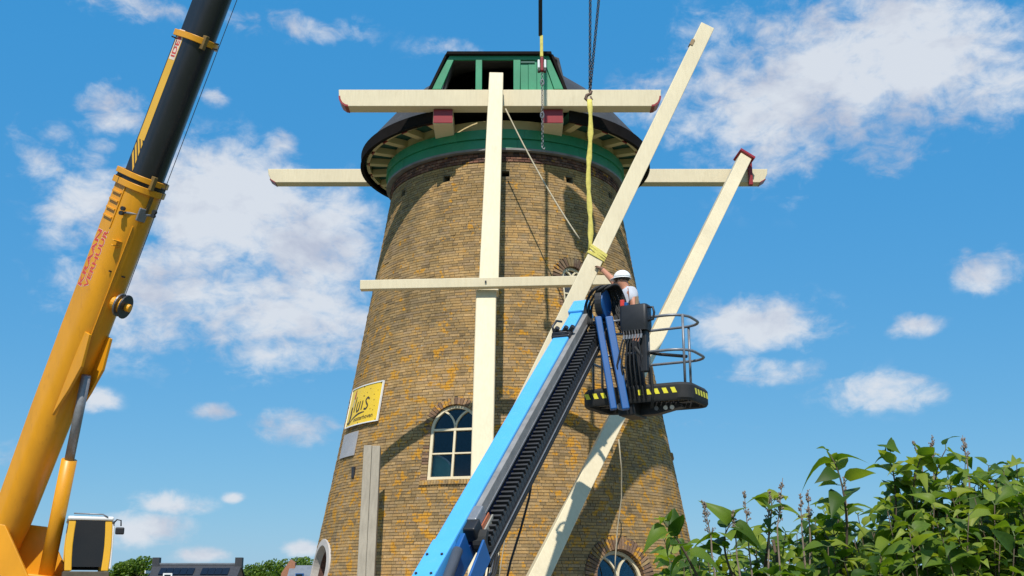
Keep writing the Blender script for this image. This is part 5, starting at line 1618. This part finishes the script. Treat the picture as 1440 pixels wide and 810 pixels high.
# feature shoots that stand out against the sky
for (px, py, Y, bx, by, n) in ((1168, 640, 4.25, 1190, 790, 5), (1245, 632, 4.45, 1250, 790, 6), (935, 735, 4.1, 990, 830, 5), (1030, 735, 4.3, 1040, 830, 5), (1085, 705, 4.4, 1075, 800, 5), (1297, 640, 4.4, 1290, 780, 7), (1330, 632, 4.4, 1330, 780, 6)):
    shoot(at(bx, by, Y + .05), at(px, py, Y), n + 1, .092, start=.25)
# heavier wood from the ground
for i in range(16):
    x = .9 + 2.6 * i / 15; b = Vector((x * .75 + .5, 4.7 + rl.uniform(-.2, .3), 0)); t_ = Vector((x + rl.uniform(-.1, .1), 4.6 + rl.uniform(-.3, .4), 1.75 + rl.uniform(-.1, .25)))
    m_ = b.lerp(t_, .5) + Vector((rl.uniform(-.1, .1), 0, 0)); stems.tube([b, m_, t_], [.016, .012, .006], 6)
# under-storey leaves to close the lower mass
for i in range(70):
    px = rl.uniform(930, 1520); Y = rl.uniform(4.2, 5.3); tip = at(px, rl.uniform(800, 860), Y)
    shoot(tip - Vector((rl.uniform(-.1, .1), 0, .55)), tip, 8, .092, start=.05)
stems.build('branches', 'bark', bush, smooth=True)['kind'] = 'stuff'
twigs.build('leaf_stalks', paint('green stalks', (.10, .14, .04), .7, .2, 20), bush)['kind'] = 'stuff'
def leaf_score(L):
    P = L[0].translation; x, y, d = proj(P)
    if x < 900 or x > 1440 or y > 815: return 0
    up = max(0, 1 - max(0, y - outy(x)) / 140)
    return L[0].to_scale()[0] / d * (.6 + .8 * up) * (1.3 if P.y < 4.5 else 1)
order = sorted(range(len(LEAVES)), key=lambda i: -leaf_score(LEAVES[i]))
pick = set(order[:300])
bpos = Vector(bush.location)
vs_, fs_, rnd = [], [], []
vcache = [([v.co.copy() for v in me.vertices], [tuple(p.vertices) for p in me.polygons]) for me in variants]
for i, (m4, k, rr_) in enumerate(LEAVES):
    if i in pick: share('leaf', variants[k], bush, m4)
    else:
        o_ = len(vs_); V_, F_ = vcache[k]
        m5 = Matrix.Translation(-bpos) @ m4
        vs_ += [tuple(m5 @ v) for v in V_]; fs_ += [tuple(a + o_ for a in f) for f in F_]; rnd += [rr_] * len(V_)
me = bpy.data.meshes.new('foliage'); me.from_pydata(vs_, [], fs_)
a_ = me.attributes.new('lrand', 'FLOAT', 'POINT'); a_.data.foreach_set('value', np.array(rnd, dtype=np.float32))
for p in me.polygons: p.use_smooth = True
me.materials.append(M['leaf_att'])
fo = bpy.data.objects.new('foliage', me); col.objects.link(fo); fo.parent = bush; fo['kind'] = 'stuff'
# dried flower heads: an upright stem with many short side sprigs
for (px, py0, py1, Y, w) in ((1000, 755, 706, 4.3, 1), (1035, 760, 718, 4.3, .7), (1052, 750, 692, 4.35, .8), (1093, 745, 672, 4.35, .9), (1080, 735, 692, 4.4, .7), (1127, 735, 695, 4.4, .6), (1138, 735, 690, 4.4, .8), (1191, 720, 672, 4.5, .5), (1296, 650, 622, 4.6, .6), (1312, 655, 615, 4.6, .8), (1360, 650, 612, 4.6, .8)):
    mb = MB(); b, t_ = at(px, py0, Y), at(px + rl.uniform(-12, 9), py1, Y)
    mb.tube([b - Vector((rl.uniform(-.05, .05), 0, .38)), b - Vector((0, 0, .06)), b, t_], [.004, .003, .0026, .0012], 5)
    H = (t_ - b).length
    for k in range(int(34 * w)):
        f = rl.random() ** .8; p = b.lerp(t_, f); a = rl.uniform(0, 6.28); L_ = (.017 * (1 - f) + .005) * w
        q = p + Vector((math.cos(a) * L_, math.sin(a) * L_, L_ * 1.1))
        mb.tube([p, q], .0012, 3)
        for j in range(4):
            c = p.lerp(q, .45 + .18 * j) + Vector((rl.gauss(0, .002), rl.gauss(0, .002), rl.gauss(0, .002))); s = rl.uniform(.0016, .0030)
            mb.add([c + Vector((s, 0, 0)), c + Vector((-s, 0, 0)), c + Vector((0, s, 0)), c + Vector((0, -s, 0)), c + Vector((0, 0, s * 1.6)), c + Vector((0, 0, -s * 1.6))], [(0, 2, 4), (2, 1, 4), (1, 3, 4), (3, 0, 4), (2, 0, 5), (1, 2, 5), (3, 1, 5), (0, 3, 5)])
    mb.build('flower_head', 'panicle', bush)

# ------------------------------------------------------------------ far houses and trees
def house(name, px0, px1, pyr, Y, depth, label, roofm, gable_left=True, panels=False, eave_drop=3.2):
    A_, B_ = at(px0, pyr, Y), at(px1, pyr, Y)
    x0, x1, zr = A_.x, B_.x, A_.z
    ze = zr - eave_drop; yf, yb = Y - depth / 2, Y + depth / 2
    h = empty(name, ((x0 + x1) / 2, Y, 0), label, 'house')
    mb = MB(); mb.loft([[(x, y, z) for y, z in ((yf, 0), (yf, ze), (Y, zr - .08), (yb, ze), (yb, 0))] for x in (x0 + .15, x1 - .15)]); mb.build('wall', 'housebrick', h)
    ro = None
    for s, y in ((1, yf - .35), (-1, yb + .35)):
        mb = MB(); e = eave_drop * .35 / (depth / 2)
        mb.loft([[(x, y_, z) for y_, z in ((Y, zr), (y, ze - e), (y, ze - e + .16), (Y, zr + .18))] for x in (x0, x1)]); r_ = mb.build('roof', roofm, h)
        if ro is None: ro = r_
    return h, x0, x1, zr, ze, yf, ro
h1, x0, x1, zr, ze, yf, ro = house('house', 216, 340, 795, 170, 9, 'distant house with a dark roof carrying black solar panels', 'roofdark', panels=True)
mb = MB(); mb.box(((x0 + x1) / 2, 170, zr + .22), (x1 - x0, .5, .22)); mb.build('ridge', 'roofgrey', ro)
for x in (x0 + .4, x1 - .4):
    mb = MB(); mb.box((x, 170, zr + .35), (1.0, 1.0, 1.5)); mb.build('chimney', 'roofdark', ro)
sl_ = (zr - ze) / (170 - yf)
for row in range(2):
    for i in range(10):
        if i == 5: continue
        xa = x0 + 1.4 + i * (x1 - x0 - 2.8) / 10
        ya = 170 - .9 - row * 1.75; za = zr + .2 - sl_ * (170 - ya)
        mb = MB(); mb.box((xa + .5, ya - .8, za - sl_ * .8 + .14), ((x1 - x0 - 2.8) / 10 - .06, 1.6, .05), Matrix.Rotation(math.atan(sl_), 3, 'X')); mb.build('solar_panel', 'panel', ro)
mb = MB(); mb.box((x0 + 3.0, 167.2, zr - 1.75), (1.3, .3, 1.2)); wd = mb.build('roof_window', 'white', ro)
mb = MB(); mb.box((x0 + 3.0, 167.03, zr - 1.75), (.9, .05, .8)); mb.build('pane', 'cabglass', wd)
mb = MB(); mb.box((x0 + .10, 170, zr - 1.0), (.12, 8.0, .4)); mb.build('verge_board', 'white', h1)
h2, x0, x1, zr, ze, yf, ro = house('house', 408, 470, 797, 150, 8, 'small distant house with a grey roof half hidden behind the tower', 'roofgrey')
mb = MB(); mb.box((x0 + 1.6, 148.2, zr - 1.3), (1.0, .5, .9)); wd = mb.build('roof_window', 'darkblue', ro)
mb = MB(); mb.box((x0 + 1.6, 147.93, zr - 1.3), (.8, .03, .7)); mb.build('pane', 'cabglass', wd)
mb = MB(); mb.loft([[(x, 149.5, z) for x, z in ((x0 - 1.2, zr - 3), (x0 - 1.0, zr - .8), (x0 + .1, zr + .9), (x0 + .7, zr + .5), (x0 + .7, zr - 3))], [(x, 150.5, z) for x, z in ((x0 - 1.2, zr - 3), (x0 - 1.0, zr - .8), (x0 + .1, zr + .9), (x0 + .7, zr + .5), (x0 + .7, zr - 3))]]); mb.build('gable', 'housebrick', h2)
def far_tree(px, py, Y, w, label, seed):
    rt = random.Random(seed)
    T_ = at(px, py, Y); hgt = T_.z; base = Vector((T_.x, Y, 0))
    t = empty('tree', base, label, 'tree', 'far trees on the horizon')
    mb = MB(); mb.tube([base, base + Vector((0, 0, hgt * .5)), base + Vector((.2, 0, hgt * .8))], [.28, .2, .06], 7)
    for k in range(5):
        a = rt.uniform(0, 6.28); b = base + Vector((0, 0, hgt * rt.uniform(.3, .6))); mb.tube([b, b + Vector((math.cos(a) * w * .35, math.sin(a) * w * .35, hgt * .22))], [.09, .03], 5)
    mb.build('trunk', 'bark', t)
    vs_, fs_, rn = [], [], []
    lobes = [(Vector((rt.uniform(-.36, .36) * w, rt.uniform(-.36, .36) * w, hgt * rt.uniform(.42, .86))), rt.uniform(.16, .28) * w) for _ in range(16)]
    lobes.append((Vector((0, 0, hgt * .86)), hgt * .14))
    for k in range(2600):
        c, r = rt.choice(lobes); v = Vector((rt.gauss(0, 1), rt.gauss(0, 1), rt.gauss(0, 1))).normalized() * r * rt.uniform(.55, 1.0) ** .5
        v.z *= .85
        p = c + v
        if p.z > hgt: p.z = hgt - rt.random() * .3
        n = (v.normalized() + Vector((rt.gauss(0, .5), rt.gauss(0, .5), rt.gauss(0, .5)))).normalized(); u = n.orthogonal().normalized(); w_ = n.cross(u); s = rt.uniform(.14, .3)
        o_ = len(vs_); vs_ += [tuple(p + u * s), tuple(p + w_ * s * .7), tuple(p - u * s), tuple(p - w_ * s * .7)]; fs_.append((o_, o_ + 1, o_ + 2, o_ + 3)); rn += [rt.random() * .7] * 4
    me = bpy.data.meshes.new('crown'); me.from_pydata(vs_, [], fs_)
    a_ = me.attributes.new('lrand', 'FLOAT', 'POINT'); a_.data.foreach_set('value', np.array(rn, dtype=np.float32)); me.materials.append(M['treeleaf'])
    o = bpy.data.objects.new('crown', me); col.objects.link(o); o.parent = t
for i, (px, py, Y, w, lb) in enumerate(((168, 790, 205, 6, 'low far tree just right of the crane cab'), (200, 780, 205, 7, 'taller far tree directly left of the dark-roofed house'), (186, 790, 208, 6, 'far tree between the crane cab and the tallest tree beside the dark roof'), (355, 793, 210, 6, 'far tree directly right of the dark-roofed house'), (380, 786, 210, 7, 'rounded far tree midway between the two distant houses'), (423, 784, 175, 7, 'dark far tree behind the grey-roofed house beside the tower'))):
    far_tree(px, py, Y, w, lb, 40 + i)
